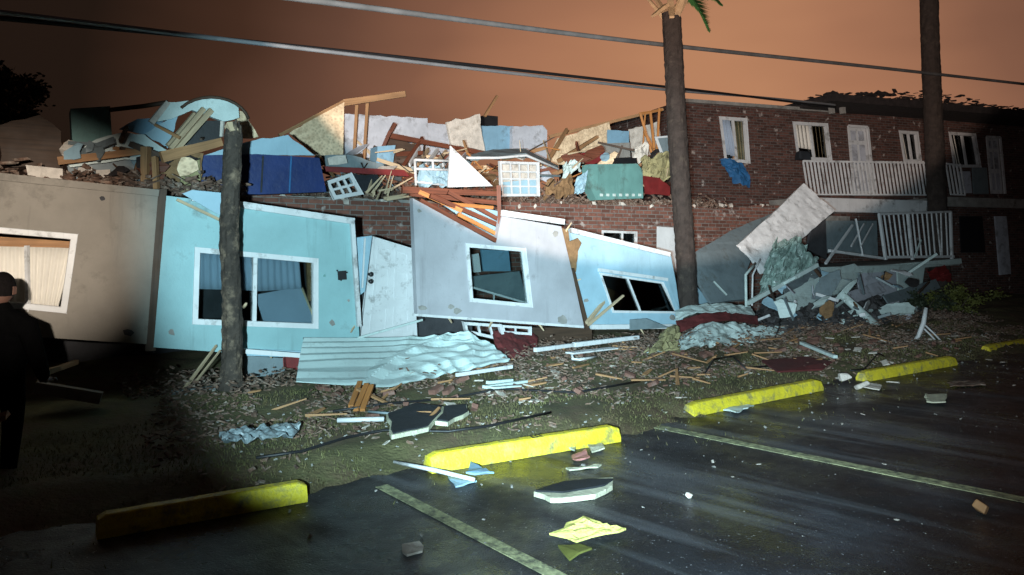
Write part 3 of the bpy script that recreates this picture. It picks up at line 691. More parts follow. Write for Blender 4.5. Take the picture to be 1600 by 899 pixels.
for k in 'cf':
    q = [p+R2*.06 for p in ops[k]]
    dd = MB().poly(q, .05).build('door', M['white'], br)
    for (a0, a1, b0, b1) in ((.15, .44, .06, .2), (.56, .85, .06, .2), (.15, .44, .26, .56), (.56, .85, .26, .56), (.15, .44, .64, .93), (.56, .85, .64, .93)):
        qq = [bil(q, a0, b0)-R2*.012, bil(q, a1, b0)-R2*.012, bil(q, a1, b1)-R2*.012, bil(q, a0, b1)-R2*.012]
        MB().poly(qq, .01).build('door_panel', M['white_wall'], dd)
    fr_ = MB()
    for a, b in ((3, 0), (0, 1), (1, 2)): fr_.bar(ops[k][a]-R2*.01, ops[k][b]-R2*.01, .05, .07, up=R1 if a != 0 else (0, 0, 1))
    fr_.build('door_frame', M['white'], dd)
# roof: overhanging dark eave with torn covering
e0, e1_ = W(1300, 160, -1.3), W(1800, 205, -1.3)
e0.z = e1_.z = W(1330, 172, 0).z+.1
rfb = MB().poly([e0, e1_, e1_+R2*7, e0+R2*7], .2, n=Vector((0, 0, 1))); rfb.build('roof', M['roof'], br)
for gl in (None,):
    b = MB()
    for i in range(700):
        t = random.uniform(0, 1); amp = .24*math.exp(-((t-.25)/.12)**2)+.22*math.exp(-((t-.42)/.12)**2)+.05
        p = e0.lerp(e1_, t*.9)+R2*random.uniform(0, 1.2)+Vector((0, 0, random.uniform(0, amp)))
        b.chunk(p, random.uniform(.06, .35), random.uniform(.05, .2), random.uniform(.01, .04), .4, Euler((random.uniform(-.3, .3), random.uniform(-.3, .3), random.uniform(0, 3))))
    b.build('torn_roofing', M['roof'], br)
for u in (1299, 1316):
    single(MB().bar(W(u, 168, -1.2), W(u+1, 178, -1.2), .10, .12, up=R1), 'insulator', 'concrete', 'small pale cable insulator at the roof corner, %s of two' % ('left' if u < 1310 else 'right'), 'insulator')
# balcony slab, posts, rail
zs = W(1260, 309, -1.3).z
def rail(parent, u0, u1, vt, vb, k, n, name='baluster', lean=8):
    MB().bar(W(u0, vt, k), W(u1, vt+3, k), .05, .05).build('top_rail', M['white'], parent)
    MB().bar(W(u0+lean, vb, k), W(u1+lean, vb+1, k), .04, .04).build('bottom_rail', M['white'], parent)
    for i in range(n+1):
        t = i/n; MB().bar(W(u0+(u1-u0)*t, vt, k), W(u0+lean+(u1-u0)*t, vb, k), .035, .035, up=R1).build(name, M['white'], parent)
bal = thing('balcony', 'white upper balcony with upright bars on the brick wing', 'balcony', W(1350, 325, -1.2))
a, b_ = W(1254, 309, -1.3), W(1452, 309, -1.3); b_.z = a.z
MB().poly([a, b_, b_+Vector((0, 0, -.34)), a+Vector((0, 0, -.34))], .12).build('fascia', M['white'], bal, bevel=.01)
MB().poly([a+R2*.1, b_+R2*.1, b_+R2*1.3, a+R2*1.3], .18, n=Vector((0, 0, 1))).build('floor_slab', M['concrete'], bal)
rail(bal, 1255, 1448, 252, 304, -1.25, 34)
bal2 = thing('balcony', 'dim balcony bay behind the far right palm trunk', 'balcony', W(1560, 325, -1.2))
a, b_ = W(1478, 308, -1.3), W(1740, 308, -1.3); b_.z = a.z
MB().poly([a, b_, b_+Vector((0, 0, -.26)), a+Vector((0, 0, -.26))], .12).build('fascia', M['concrete'], bal2, bevel=.01)
MB().poly([a+R2*.1, b_+R2*.1, b_+R2*1.3, a+R2*1.3], .18, n=Vector((0, 0, 1))).build('floor_slab', M['concrete'], bal2)
rail(bal2, 1478, 1500, 256, 304, -1.25, 4)
single(MB().poly(wq_([(1500, 268), (1516, 268), (1519, 302), (1500, 302)], -.3), .04), 'leaning_board', 'white_wall', 'pale panel leaning under the far right upper window', 'panel')
single(MB().poly(wq_([(1520, 262), (1542, 262), (1545, 303), (1522, 303)], -.3), .04), 'leaning_board', 'metald', 'dim grey panel beside the far right upper door', 'panel')
# ground floor door and dark openings
gd = MB().poly(wq_([(1555, 338), (1573, 338), (1580, 428), (1563, 430)], -.06), .05); gd.build('door', M['white_wall'], br)
MB().poly(wq_([(1500, 338), (1535, 338), (1540, 395), (1503, 395)], -.04), .05).build('dark_window', M['black'], br)
# cloth hanging out of first window
rows = [[(1124, 250, -.1), (1140, 250, -.15), (1160, 258, -.1)], [(1134, 268, -.25), (1150, 266, -.3), (1170, 275, -.2)], [(1146, 284, -.25), (1160, 290, -.3), (1172, 292, -.2)]]
single(sheet(rows, 14, 14, .06, 3, 4, W), 'curtain', 'bluecloth', 'blue curtain hanging out of the first brick wing window', 'curtain', solid=.015)
single(MB().chunk(W(1254, 244, -.4), .45, .3, .28, .35, Euler((0, 0, .3))), 'torn_bag', 'felt', 'black bundle on the left end of the balcony rail', 'bundle', bevel=.04)

# fallen railing and porch wreck
fr = thing('railing', 'fallen white railing section leaning over the porch wreck', 'railing', F(1430, 412, 1.2))
k = 1.2
MB().bar(F(1373, 335, k), F(1485, 331, k), .05, .05).build('top_rail', M['white'], fr)
MB().bar(F(1384, 402, k), F(1490, 401, k), .05, .06).build('bottom_rail', M['white'], fr)
for i in range(16):
    t = i/15; thick = .06 if i in (0, 6, 15) else .028
    j = random.uniform(-3, 3) if i > 8 else 0
    MB().bar(F(1374+111*t, 335-4*t, k), F(1384+105*t+j, 406 if thick > .05 else 401, k), thick, thick, up=E1).build('baluster', M['white'], fr)
pd = thing('porch_deck', 'tilted pale porch deck edge under the fallen railing', 'deck', F(1400, 420, 1.2))
MB().poly(px([(1275, 418, 1.0), (1385, 414, 1.1), (1502, 404, 1.1), (1503, 412, 1.1), (1385, 425, 1.1), (1280, 430, 1.0)]), .1).build('fascia', M['metalw'], pd)
a, b_ = F(1280, 420, 1.15), F(1500, 407, 1.2)
MB().poly([a, b_, b_+E2*1.6, a+E2*1.6], .12).build('deck_boards', M['concrete'], pd)
beams([((1296, 392, 1.0), (1380, 404, 1.1), .07, .06), ((1290, 412, .9), (1332, 352, 1.1), .045, .045), ((1337, 342, 1.1), (1348, 400, 1.0), .035, .035), ((1330, 385, 1), (1350, 350, 1.2), .03, .03), ((1345, 385, 1), (1364, 350, 1.3), .03, .03)],
      'white', ['white handrail lying left of the fallen railing', 'white bent handrail leaning left of the fallen railing', 'single white baluster standing left of the fallen railing',
                'thin white bar crossing left of the single baluster', 'thin white bar slanting right of the single baluster'], 'rail', 'loose white rails of the porch')
single(MB().poly(px([(1268, 428, .8), (1335, 412, .9), (1350, 425, .9), (1310, 460, .5), (1252, 462, .5)]), .05), 'board', 'metalw', 'pale grey board sagging below the porch deck', 'board')
single(MB().poly(px([(1338, 418, 1.2), (1400, 420, 1.2), (1402, 470, 1), (1345, 462, 1)]), .04), 'board', 'white_wall', 'pale panel hanging under the fallen railing', 'board')
single(MB().poly(px([(1402, 420, 1.3), (1445, 418, 1.3), (1440, 455, 1.2), (1405, 465, 1.2)]), .04), 'board', 'metalw', 'greenish pale panel hanging right under the fallen railing', 'board')
single(MB().poly(px([(1285, 345, 2), (1370, 345, 2), (1372, 400, 2), (1275, 395, 2)]), .06), 'board', 'metald', 'blue grey wall piece behind the loose white rails', 'board')
single(MB().poly(px([(1270, 345, 1.5), (1290, 340, 1.5), (1292, 405, 1.5), (1262, 390, 1.5)]), .06), 'board', 'darkin', 'dark board right of the white diamond sheet', 'board')
single(MB().tube([F(1312, 458, -.2), F(1370, 510, -.6)], [.075, .085], 14), 'porch_column', 'metalw', 'fallen pale porch column in the dark heap', 'column')
single(sheet([[(1315, 490, -.2), (1345, 485, -.2)], [(1310, 508, -.5), (1345, 515, -.5)]], 12, 10, .1, 4, 8), 'crumpled_sheet', 'metalw', 'crumpled pale scrap left of the fallen column', 'scrap', solid=.01)
single(sheet([[(1446, 425, 1.0), (1475, 415, 1.0)], [(1462, 440, .9), (1490, 440, .9)]], 8, 8, .06, 4, 8), 'cloth_scrap', 'redboard', 'red cloth scrap under the right end of the fallen railing', 'cloth', solid=.01)
single(MB().poly(px([(1385, 475, .3), (1405, 470, .3), (1408, 500, .0), (1392, 500, 0)]), .03), 'board', 'white_wall', 'small pale board in the heap right of the fallen column', 'board')

def torn(P0, sx, sy, rot, m, name, label, cat, group):
    n_ = 9; P = []
    for i in range(n_):
        a = 2*math.pi*i/n_; r_ = random.uniform(.55, 1.1); v_ = Vector((math.cos(a)*sx*r_, random.uniform(-.02, .02), math.sin(a)*sy*r_)); v_.rotate(rot); P.append(P0+v_)
    nn = Vector((0, -1, 0)); nn.rotate(rot)
    return single(MB().poly(ragged(P, .02, .07), .015, n=nn), name, m, label, cat, group)
UPR = [(1120, 'the pale awning roll'), (1180, 'the bent downpipe'), (1225, 'the crumpled mesh sheet'), (1290, 'the loose white handrails'), (1340, 'the fallen porch column'), (1385, 'the pale hanging panel'), (1430, 'the fallen railing end'), (1490, 'the yellow green shrub')]
for i in range(20):
    u = random.uniform(1200, 1460); v = random.uniform(425, 505); P0 = F(u, v, random.uniform(.2, 1.0)-(v-400)*.012)
    m_ = random.choice(['metalw', 'metalw', 'white_wall', 'metald', 'white', 'roof', 'blue', 'insul'])
    cn = {'metalw': 'pale green-grey', 'white_wall': 'off-white', 'metald': 'dark grey', 'white': 'white', 'roof': 'black', 'blue': 'pale blue', 'insul': 'brown'}[m_]
    torn(P0, random.uniform(.12, .5), random.uniform(.05, .22), Euler((random.uniform(-1.2, .6), random.uniform(-.9, .9), random.uniform(-.3, 1.2))), m_, 'torn_scrap',
         '%s torn scrap in the porch wreckage nearest %s' % (cn, min(UPR, key=lambda k_: abs(k_[0]-u))[1]), 'scrap', 'torn scraps in the porch wreckage')
for i in range(18):
    u = random.uniform(1200, 1460); v = random.uniform(400, 500); a = F(u, v, random.uniform(.2, 1.0)-(v-400)*.012)
    d = E1*random.uniform(-.8, .8)+E2*random.uniform(-.4, .3)+Vector((0, 0, random.uniform(-.3, .5)))
    m_ = random.choice(['white', 'metalw', 'wooddark', 'metald'])
    single(MB().bar(a, a+d, random.uniform(.02, .05), random.uniform(.02, .06)), 'broken_rail', m_, '%s broken bar in the porch wreckage nearest %s' % ({'white': 'white', 'metalw': 'pale grey', 'wooddark': 'dark', 'metald': 'grey'}[m_], min(UPR, key=lambda k_: abs(k_[0]-u))[1]), 'bar', 'broken bars in the porch wreckage')

for (pts_, m_, lb) in (([(1205, 470, .3), (1290, 428, .5), (1330, 440, .5), (1245, 486, .1)], 'metalw', 'long pale board slumped right of the gutter foot'),
                       ([(1290, 470, .3), (1372, 440, .7), (1385, 455, .6), (1305, 486, .1)], 'white_wall', 'off-white board slumped behind the fallen column'),
                       ([(1380, 462, .6), (1462, 436, .9), (1470, 450, .8), (1392, 480, .4)], 'metald', 'grey board slumped under the fallen railing end'),
                       ([(1215, 420, .9), (1275, 400, 1.0), (1300, 470, .5), (1232, 478, .3)], 'metald', 'big dull slab standing behind the gutter'),
                       ([(1350, 484, .0), (1440, 478, .3), (1436, 488, .2), (1352, 497, -.1)], 'metalw', 'low pale siding length right of the fallen column')):
    single(MB().poly(ragged(px(pts_), .02, .15), .03), 'board', m_, lb, 'board')

# ------------------------------------------------------------------ upper-floor wreckage (on the slab)
def up(pts, m, name, label, cat, k=3.0, th=.04, rag=0, edges=None, group=None):
    P = px(pts, F, k)
    if not rag and name in ('inner_wall', 'board', 'roof_sheet', 'red_panel'): rag = .018
    if rag: P = ragged(P, rag, .1, edges)
    return single(MB().poly(P, th), name, m, label, cat, group)
up([(310, 243), (400, 241), (499, 247), (510, 300), (405, 304), (296, 300)], 'navy', 'upholstered_board', 'deep blue upholstered board above the aqua panel', 'board', .9, .25)
for u in (411, 455): single(MB().bar(F(u, 244, .87), F(u-3, 301, .87), .012, .02, up=E1), 'seam_strip', 'black' if u == 411 else 'bluecloth', '%s upright seam on the deep blue board' % ('dark' if u == 411 else 'light'), 'seam')
up([(316, 244), (385, 222), (450, 211), (492, 243)], 'blue', 'roof_sheet', 'pale blue tilted sheet above the deep blue board', 'sheet', 1.0, .03)
up([(285, 303), (300, 297), (372, 304), (372, 345), (340, 335)], 'blue', 'loose_trim', 'pale folded flashing on the top corner of the aqua panel', 'flashing', -.08, .02)
# plywood gable
up([(452, 208), (538, 156), (536, 246), (492, 242)], 'osb', 'plywood_sheet', 'tall pale plywood triangle rising against the sky', 'plywood', 2.9, .03, .012, [0, 2])
beams([((436, 212, 2.88), (537, 158, 2.88), .05, .05), ((537, 161, 3), (634, 147, 2.4), .05, .11), ((575, 155, 3.1), (569, 250, 3.1), .05, .08), ((558, 165, 3.1), (553, 250, 3.1), .05, .07),
       ((757, 182, 3.6), (777, 150, 3.6), .05, .05), ((858, 214, 4.2), (1036, 171, 3.2), .06, .07), ((853, 256, 3), (886, 202, 3.2), .05, .07), ((872, 252, 2.8), (933, 214, 2.9), .06, .08)],
      'wood', ['timber along the upper edge of the plywood triangle', 'split timber jutting right from the plywood tip', 'right upright stud in front of the white inner wall',
               'left upright stud in front of the white inner wall', 'short timber sticking up beside the dark chimney box', 'long thin timber rising to the tall palm',
               'dark slanting timber at the left of the right plywood', 'orange-brown timber slanting across the right plywood'], group=gN)
beams([((606, 212, 2.7), (735, 236, 2.9), .07, .09), ((610, 206, 2.6), (590, 250, 2.7), .06, .08), ((617, 193, 2.7), (605, 215, 2.7), .05, .06),
       ((660, 215, 2.8), (628, 262, 2.5), .04, .05), ((735, 236, 2.9), (780, 246, 3), .06, .08)], 'woodred',
      ['long dark red rafter sloping right over the deck', 'short dark red rafter slanting down from the long one', 'stub of red timber at the top left of the long rafter',
       'thin red strut under the long rafter', 'dark red end piece at the right of the long rafter'], group=gN)
up([(537, 178), (668, 185), (668, 250), (540, 246)], 'white_wall', 'inner_wall', 'white inner wall behind the two upright studs', 'wall', 3.4, .1)
up([(668, 193), (706, 196), (706, 240), (668, 245)], 'white_wall', 'inner_wall', 'lower white inner wall right of the studs', 'wall', 3.5, .1)
up([(698, 191), (750, 178), (758, 236), (705, 226)], 'plaster', 'plaster_wall', 'ragged tan plaster wall stub with crumbling right edge', 'wall', 3.2, .06, .03, [0, 1, 2])
up([(757, 180), (778, 182), (778, 197), (757, 197)], 'black', 'chimney_box', 'dark box above the light blue inner wall', 'box', 3.7, .3)
up([(753, 197), (802, 197), (802, 236), (757, 238)], 'sky_wall', 'inner_wall', 'light blue inner wall under the dark box', 'wall', 3.6, .1)
up([(801, 198), (848, 196), (855, 204), (855, 250), (801, 242)], 'white_wall', 'inner_wall', 'rounded-corner white wall right of the light blue one', 'wall', 3.5, .1)
up([(854, 256), (872, 216), (952, 191), (962, 246), (930, 254), (880, 258)], 'osb', 'plywood_sheet', 'wide tan plywood piece left of the tall palm', 'plywood', 3.6, .03, .02, [1, 2, 3])
up([(950, 203), (983, 205), (983, 225), (950, 225)], 'sky_wall', 'board', 'small light blue board on the right plywood', 'board', 3.3, .03)
up([(953, 224), (984, 223), (985, 246), (954, 247)], 'concrete', 'cardboard_box', 'brown grey box under the small light blue board', 'box', 3.1, .3)
up([(984, 202), (1030, 190), (1034, 245), (990, 248)], 'plaster', 'inner_wall', 'pale wall piece behind the orange studs', 'wall', 3.8, .05, .02)
beams([((1000, 177, 3.1), (1018, 240, 2.9), .05, .05), ((1008, 178, 3.3), (1004, 235, 3.2), .03, .04), ((1016, 176, 3.1), (1022, 232, 2.8), .05, .05), ((1030, 170, 3.1), (1026, 244, 2.9), .05, .05), ((1006, 205, 3.0), (1030, 250, 2.9), .04, .05), ((1000, 178, 3.1), (1034, 172, 3.1), .05, .06)],
      'orangewood', ['orange stud leaning left of the tall palm, leftmost', 'thin orange lath behind the leftmost orange stud', 'orange stud in the middle beside the tall palm',
                     'orange stud touching the tall palm trunk', 'orange brace crossing between the orange studs', 'orange top plate over the orange studs'], 'stud', gN)  # their orange is light put into the timber colour
tb = up([(921, 257), (996, 256), (1004, 266), (1005, 310), (932, 313), (921, 290)], 'teal', 'mattress', 'teal green mattress slab above the brick wall', 'mattress', 1.95, .22)
for i in range(7):
    c = F(940+i*10, 307, 1.93); MB().poly([c+E1*-.035, c+E1*.035, c+E1*.035+Vector((0, 0, .05)), c+E1*-.035+Vector((0, 0, .05))], .01).build('trim_block', M['metalw'], tb)
up([(964, 247), (995, 247), (996, 255), (966, 256)], 'black', 'speaker_bar', 'black rounded bar on top of the teal mattress', 'bar', 2.1, .1)
up([(1007, 275), (1030, 278), (1047, 292), (1047, 306), (1012, 303)], 'redboard', 'red_panel', 'dark red panel between the teal mattress and the palm', 'panel', 2.0, .08)
up([(900, 242), (935, 232), (965, 252), (920, 258)], 'redboard', 'red_panel', 'dark red shingle piece above the teal mattress', 'panel', 2.5, .04)
single(sheet([[(878, 262, 2.2), (895, 248, 2.3), (905, 252, 2.3)], [(880, 278, 2.1), (897, 268, 2.1), (908, 268, 2.1)]], 14, 12, .1, 5, 2), 'plastic_sheet', 'metalw', 'crumpled pale plastic left of the teal mattress, upper', 'plastic', solid=.008)
single(sheet([[(900, 280, 2.0), (918, 268, 2.0)], [(897, 304, 1.95), (912, 302, 1.95)]], 8, 14, .06, 5, 6), 'plastic_sheet', 'blue', 'pale blue plastic hanging at the left edge of the teal mattress', 'plastic', solid=.008)
single(sheet([[(855, 285, 2.2), (890, 275, 2.2)], [(850, 306, 2.1), (895, 306, 2.1)]], 12, 10, .12, 5, 7), 'insulation_scrap', 'insul', 'tan insulation left of the teal mattress', 'insulation', solid=.03)
single(sheet([[(990, 232, 2.4), (1010, 226, 2.4)], [(992, 250, 2.3), (1014, 250, 2.3)]], 8, 8, .1, 5, 7), 'plastic_sheet', 'plaster', 'white plastic bundle below the orange studs', 'plastic', solid=.02)
single(sheet([[(1000, 250, 2.2), (1044, 240, 2.2)], [(1004, 275, 2.1), (1046, 280, 2.1)]], 12, 10, .12, 5, 17), 'insulation_scrap', 'insuly', 'yellow insulation clump beside the tall palm trunk', 'insulation', solid=.03)
tv = thing('picture_frame', 'white framed board tilted behind the tall palm trunk', 'frame', F(1040, 245, 2.3))
window(tv, px([(1024, 214), (1046, 212), (1060, 243), (1036, 246)], F, 2.3), .04, .04, (), (), False); MB().poly(px([(1026, 216), (1046, 214), (1058, 242), (1037, 244)], F, 2.35), .02).build('backing', M['metald'], tv)
# roof fragment (curved metal awning)
rows = [[(728, 246, 2.2), (770, 237, 2.2), (820, 235, 2.2), (872, 262, 2.0)], [(735, 252, 1.9), (775, 247, 1.8), (820, 243, 1.8), (868, 263, 1.8)]]
single(sheet(rows, 30, 5, .015, 2, 3), 'awning', 'metald', 'curved dull metal awning above the white lattice window', 'awning', solid=.03)
single(MB().tube([F(728, 247, 1.85), F(778, 247, 1.8), F(822, 243, 1.78), F(872, 264, 1.78)], .025, 6), 'awning_edge', 'white', 'white curved edge strip under the dull metal awning', 'trim')
lt = thing('lattice_window', 'white many-paned window standing upright above the brick wall', 'window', F(812, 308, 1.9))
window(lt, px([(780, 252), (842, 254), (843, 307), (783, 307)], F, 1.9), .045, .05, (.25, .5, .75), (.25, .5, .75), False)
MB().poly(px([(784, 285), (838, 280), (840, 304), (786, 304)], F, 2.0), .02).build('pane', M['blue'], lt)
MB().poly(px([(784, 256), (838, 256), (838, 290), (786, 290)], F, 2.2), .02).build('curtain', M['plaster'], lt)
bf = thing('bed_frame', 'white tubular bed frame left of the white triangle', 'bed', F(678, 290, 1.6))
for a, b_ in (((648, 249), (650, 290)), ((706, 252), (706, 270)), ((648, 250), (708, 252)), ((650, 264), (706, 266)), ((650, 284), (700, 290)), ((676, 250), (677, 266))):
    MB().tube([F(a[0], a[1], 1.6), F(b_[0], b_[1], 1.6)], .022, 8).build('rail', M['white'], bf)
single(sheet([[(655, 262, 1.7), (700, 262, 1.7)], [(650, 288, 1.6), (702, 292, 1.6)]], 14, 10, .08, 4, 31), 'bedding', 'blue', 'pale blue bedding heaped on the white bed frame', 'bedding', solid=.02)
up([(590, 229), (618, 227), (614, 256), (588, 258)], 'sky_wall', 'cabinet', 'small blue grey cabinet under the red rafters', 'cabinet', 2.5, .3)
up([(580, 256), (612, 214), (650, 226), (660, 240), (632, 262)], 'wooddark', 'board', 'olive dark board behind the small cabinet', 'board', 2.9, .04)
for i in range(5):
    single(MB().bar(F(655+i*14, 232+i*1.5, 2.9), F(640+i*13, 258, 2.5), .03, .07), 'lath', 'woodpale' if i % 2 else 'white', 'pale lath under the long dark red rafter', 'lath', 'laths leaning under the long dark red rafter')
up([(505, 260), (632, 266), (640, 276), (510, 268)], 'redboard', 'fascia_board', 'long dark red fascia board above the tilted white sash', 'board', 1.9, .06)
up([(508, 243), (545, 242), (600, 258), (600, 265), (508, 262)], 'metald', 'roof_sheet', 'low grey blue sheet behind the dark red fascia', 'sheet', 2.3, .04)
up([(512, 247), (540, 243), (543, 255), (514, 258)], 'plaster', 'board', 'small white board end left of the grey blue sheet', 'board', 2.1, .04)
ts = thing('window_sash', 'tilted white window sash lying above the brick wall', 'window', F(540, 312, 1.8))
window(ts, px([(508, 284), (549, 270), (568, 304), (522, 312)], F, 1.8), .06, .05, (.35, .68), (.5,), False)
up([(548, 272), (590, 274), (600, 290), (562, 300)], 'felt', 'board', 'black board right of the tilted white sash', 'board', 1.9, .05)
# thin wires and laths dangling through the jumble
for i in range(36):
    u = random.uniform(515, 1045); a = F(u, random.uniform(232, 285), random.uniform(1.9, 2.8)); d = E1*random.uniform(-.5, .5)+Vector((0, 0, random.uniform(-.35, .3)))
    nz_ = ['the tilted white sash', 'the small blue grey cabinet', 'the white bed frame', 'the white triangular sheet', 'the lattice window', 'the tan insulation', 'the teal mattress', 'the tall palm'][min(7, int((u-515)/67))]
    if i % 3: single(MB().bar(a, a+d, .018, .03, taper=.5), 'wood_splinter', random.choice(['woodpale', 'orangewood']), 'thin splintered lath sticking out nearest %s' % nz_, 'splinter', 'thin laths in the upper wreckage')
    else: single(MB().tube([a, a+d*.5+Vector((0, -.05, -.12)), a+d+Vector((0, -.05, -.05))], .009, 5), 'loose_wire', 'black', 'thin black wire dangling nearest %s' % nz_, 'wire', 'thin wires in the upper wreckage')
# broken studs bristling from torn panel edges
for i, (u, v, u2, v2) in enumerate(((700, 494, 706, 505), (770, 500, 764, 512), (842, 506, 850, 517), (556, 505, 548, 520), (420, 548, 424, 560), (1000, 512, 1006, 522), (884, 362, 893, 348), (898, 440, 908, 436))):
    single(MB().bar(F(u, v, .03), F(u2, v2, -.03), .03, .03, taper=.4), 'wood_splinter', 'woodpale', 'short broken stud end %s' % ['under the left end of the grey panel', 'under the window of the grey panel', 'under the right half of the grey panel', 'at the lower right corner of the aqua panel', 'under the aqua panel beside the snapped trunk', 'under the sill of the pale blue panel', 'at the top corner of the torn brown sheathing', 'in the gap below the torn brown sheathing'][i], 'splinter', 'broken stud ends at the torn panel edges')
# splinters near 600,300
gS = 'pale splinters sticking out above the brick wall'
for i in range(14):
    a = F(random.uniform(572, 612), random.uniform(296, 312), random.uniform(1.5, 1.9)); b_ = a+E1*random.uniform(-.05, .5)+Vector((0, 0, random.uniform(.0, .35)))-E2*random.uniform(-.2, .2)
    single(MB().bar(a, b_, random.uniform(.015, .03), random.uniform(.02, .05), taper=.4), 'wood_splinter', 'woodpale', 'pale wood splinter in the bundle above the brick wall', 'splinter', gS)
# torn scraps layered through the jumble
UPL = [(330, 'the snapped trunk top'), (420, 'the deep blue board'), (540, 'the tilted white sash'), (600, 'the small blue grey cabinet'), (675, 'the white bed frame'), (735, 'the white triangular sheet'), (810, 'the lattice window'), (880, 'the tan insulation'), (960, 'the teal mattress'), (1030, 'the tall palm')]
for i in range(84):
    if i < 52: u = random.uniform(505, 1040); P0 = F(u, random.uniform(238, 306), random.uniform(2.1, 3.6))
    else: u = random.uniform(110, 310); P0 = F(u, random.uniform(225, 290), random.uniform(.5, 1.6))
    m_ = random.choice(['white_wall', 'roof', 'metald', 'osb', 'plaster', 'woodred', 'blue', 'wooddark', 'insul'])
    cn = {'white_wall': 'white', 'roof': 'black', 'metald': 'grey', 'osb': 'tan', 'plaster': 'cream', 'woodred': 'red-brown', 'blue': 'pale blue', 'wooddark': 'dark brown', 'insul': 'brown'}[m_]
    torn(P0, random.uniform(.10, .34)*(.6 if u < 330 else 1), random.uniform(.05, .2), Euler((random.uniform(-1.2, .6), random.uniform(-.8, .8), random.uniform(-.4, 1.2))), m_, 'torn_scrap',
         '%s torn scrap in the upper wreckage nearest %s' % (cn, min(UPL, key=lambda k_: abs(k_[0]-u))[1]), 'scrap', 'torn scraps in the upper wreckage')
# random small lumber on the deck
UPL_ = [(540, 'the tilted white sash'), (600, 'the small blue grey cabinet'), (675, 'the white bed frame'), (735, 'the white triangular sheet'), (810, 'the lattice window'), (880, 'the tan insulation'), (960, 'the teal mattress'), (1030, 'the tall palm')]
for i in range(125):
    u = random.uniform(520, 1040); a = F(u, random.uniform(236, 300), random.uniform(2.3, 4.2))
    if i > 95: u = random.uniform(100, 320); a = F(u, random.uniform(215, 288), random.uniform(.5, 1.6))
    
    d = (E1*random.uniform(-.9, .9)+E2*random.uniform(-.5, .5)+Vector((0, 0, random.uniform(-.1, .35))))*(.6 if u < 330 else 1)
    m_ = random.choice(['woodred', 'wooddark', 'wood', 'woodpale', 'metald'] if u > 330 else ['wooddark', 'wooddark', 'metald', 'wood'])  # left end draws darker colours, painting in its dimmer light
    single(MB().bar(a, a+d, random.uniform(.015, .05), random.uniform(.02, .09), taper=random.uniform(.6, 1)), 'broken_lumber', m_, '%s length of broken lumber in the upper floor jumble nearest %s' % ({'woodred': 'red-brown', 'wooddark': 'dark', 'wood': 'brown', 'woodpale': 'pale', 'metald': 'grey'}[m_], min(UPL, key=lambda k_: abs(k_[0]-u))[1]), 'lumber', 'broken lumber jumbled on the upper floor')
b = MB()
for i in range(4200):
    t = random.uniform(2, 10.8); s = random.uniform(2.05, 4.8); z = ztop+abs(random.gauss(0, .10+.22*max(0, noise.noise(Vector((t*1.1, s, 3))))))
    b.chunk(FS(t, s, z), random.uniform(.03, .34), random.uniform(.015, .08), random.uniform(.008, .04), .5, Euler((random.uniform(-1, 1), random.uniform(-1, 1), random.uniform(0, 6))))
single(b, 'wreckage_litter', 'debris', 'small splintered litter covering the upper floor', None, kind='stuff')

# ------------------------------------------------------------------ upper left wreckage
up([(100, 250), (150, 218), (195, 206), (225, 210), (262, 236), (240, 246), (180, 252), (110, 262)], 'metalw', 'roof_sheet', 'arched pale roof sheet over the beige panel', 'sheet', 1.0, .03)
up([(110, 170), (172, 166), (178, 262), (116, 270)], 'teal', 'cabinet', 'dim teal box standing on the upper left floor', 'box', 2.2, .4)
up([(186, 202), (215, 186), (262, 184), (232, 212), (205, 206)], 'sky_wall', 'roof_sheet', 'blue roof sheet between the teal box and the torn roof', 'sheet', 1.4, .03)
up([(240, 186), (262, 160), (290, 158), (330, 150), (372, 165), (374, 184), (350, 190), (300, 172), (268, 186), (246, 190)], 'metalw', 'torn_roof', 'torn roof edge with pale lining at the upper left', 'roof piece', 1.3, .08, .02)
up([(225, 210), (280, 176), (262, 232)], 'blue', 'roof_sheet', 'pale blue triangle sheet below the torn roof edge', 'sheet', 1.35, .03)
up([(300, 190), (348, 188), (345, 228), (288, 232)], 'black', 'opening_shade_sheet', 'black sheet shading the opening inside the torn roof', 'board', 1.5, .05)  # black sheet paints the dark of the roof opening
beams([((330, 172, 1.25), (276, 234, 1.1), .04, .07), ((318, 170, 1.25), (266, 232, 1.1), .04, .06), ((304, 178, 1.3), (262, 228, 1.2), .05, .05)], 'woodpale',
      ['pale rafter nearest the black shade sheet in the torn roof', 'middle pale rafter in the torn roof', 'leftmost pale rafter in the torn roof'], group=gN)
beams([((236, 192, 1.25), (262, 160, 1.3), .05, .07), ((348, 190, 1.2), (346, 214, 1.2), .04, .05)], 'plaster', ['splintered pale batten at the left of the torn roof', 'short pale upright inside the torn roof'], group=gN)
pts = [F(300+60*math.cos(a)+30, 196-44*math.sin(a), 1.28) for a in [i*math.pi/14 for i in range(1, 12)]]
single(MB().tube(pts, [.022]*len(pts), 6), 'bent_gutter', 'wooddark', 'dark bent gutter arching over the torn roof', 'gutter')
single(MB().tube([F(172, 172, 1.8), F(225, 166, 1.5), F(262, 160, 1.3)], .03, 6), 'bent_gutter', 'wooddark', 'thin dark gutter running left from the torn roof', 'gutter')
up([(362, 170), (384, 176), (404, 214), (378, 216), (372, 190)], 'osb', 'plywood_sheet', 'ragged plywood strip right of the snapped trunk top', 'plywood', 1.5, .04, .02)
beams([((90, 252, .7), (228, 236, .7), .06, .09), ((228, 230, .6), (227, 298, .6), .08, .10), ((252, 246, .5), (346, 222, .6), .08, .13), ((242, 246, .5), (245, 300, .4), .05, .07)], 'wood',
      ['long dim timber across the upper left above the beige panel', 'brown post above the right end of the beige panel', 'thick brown beam left of the snapped trunk', 'thin post next to the brown post'], group=gN)
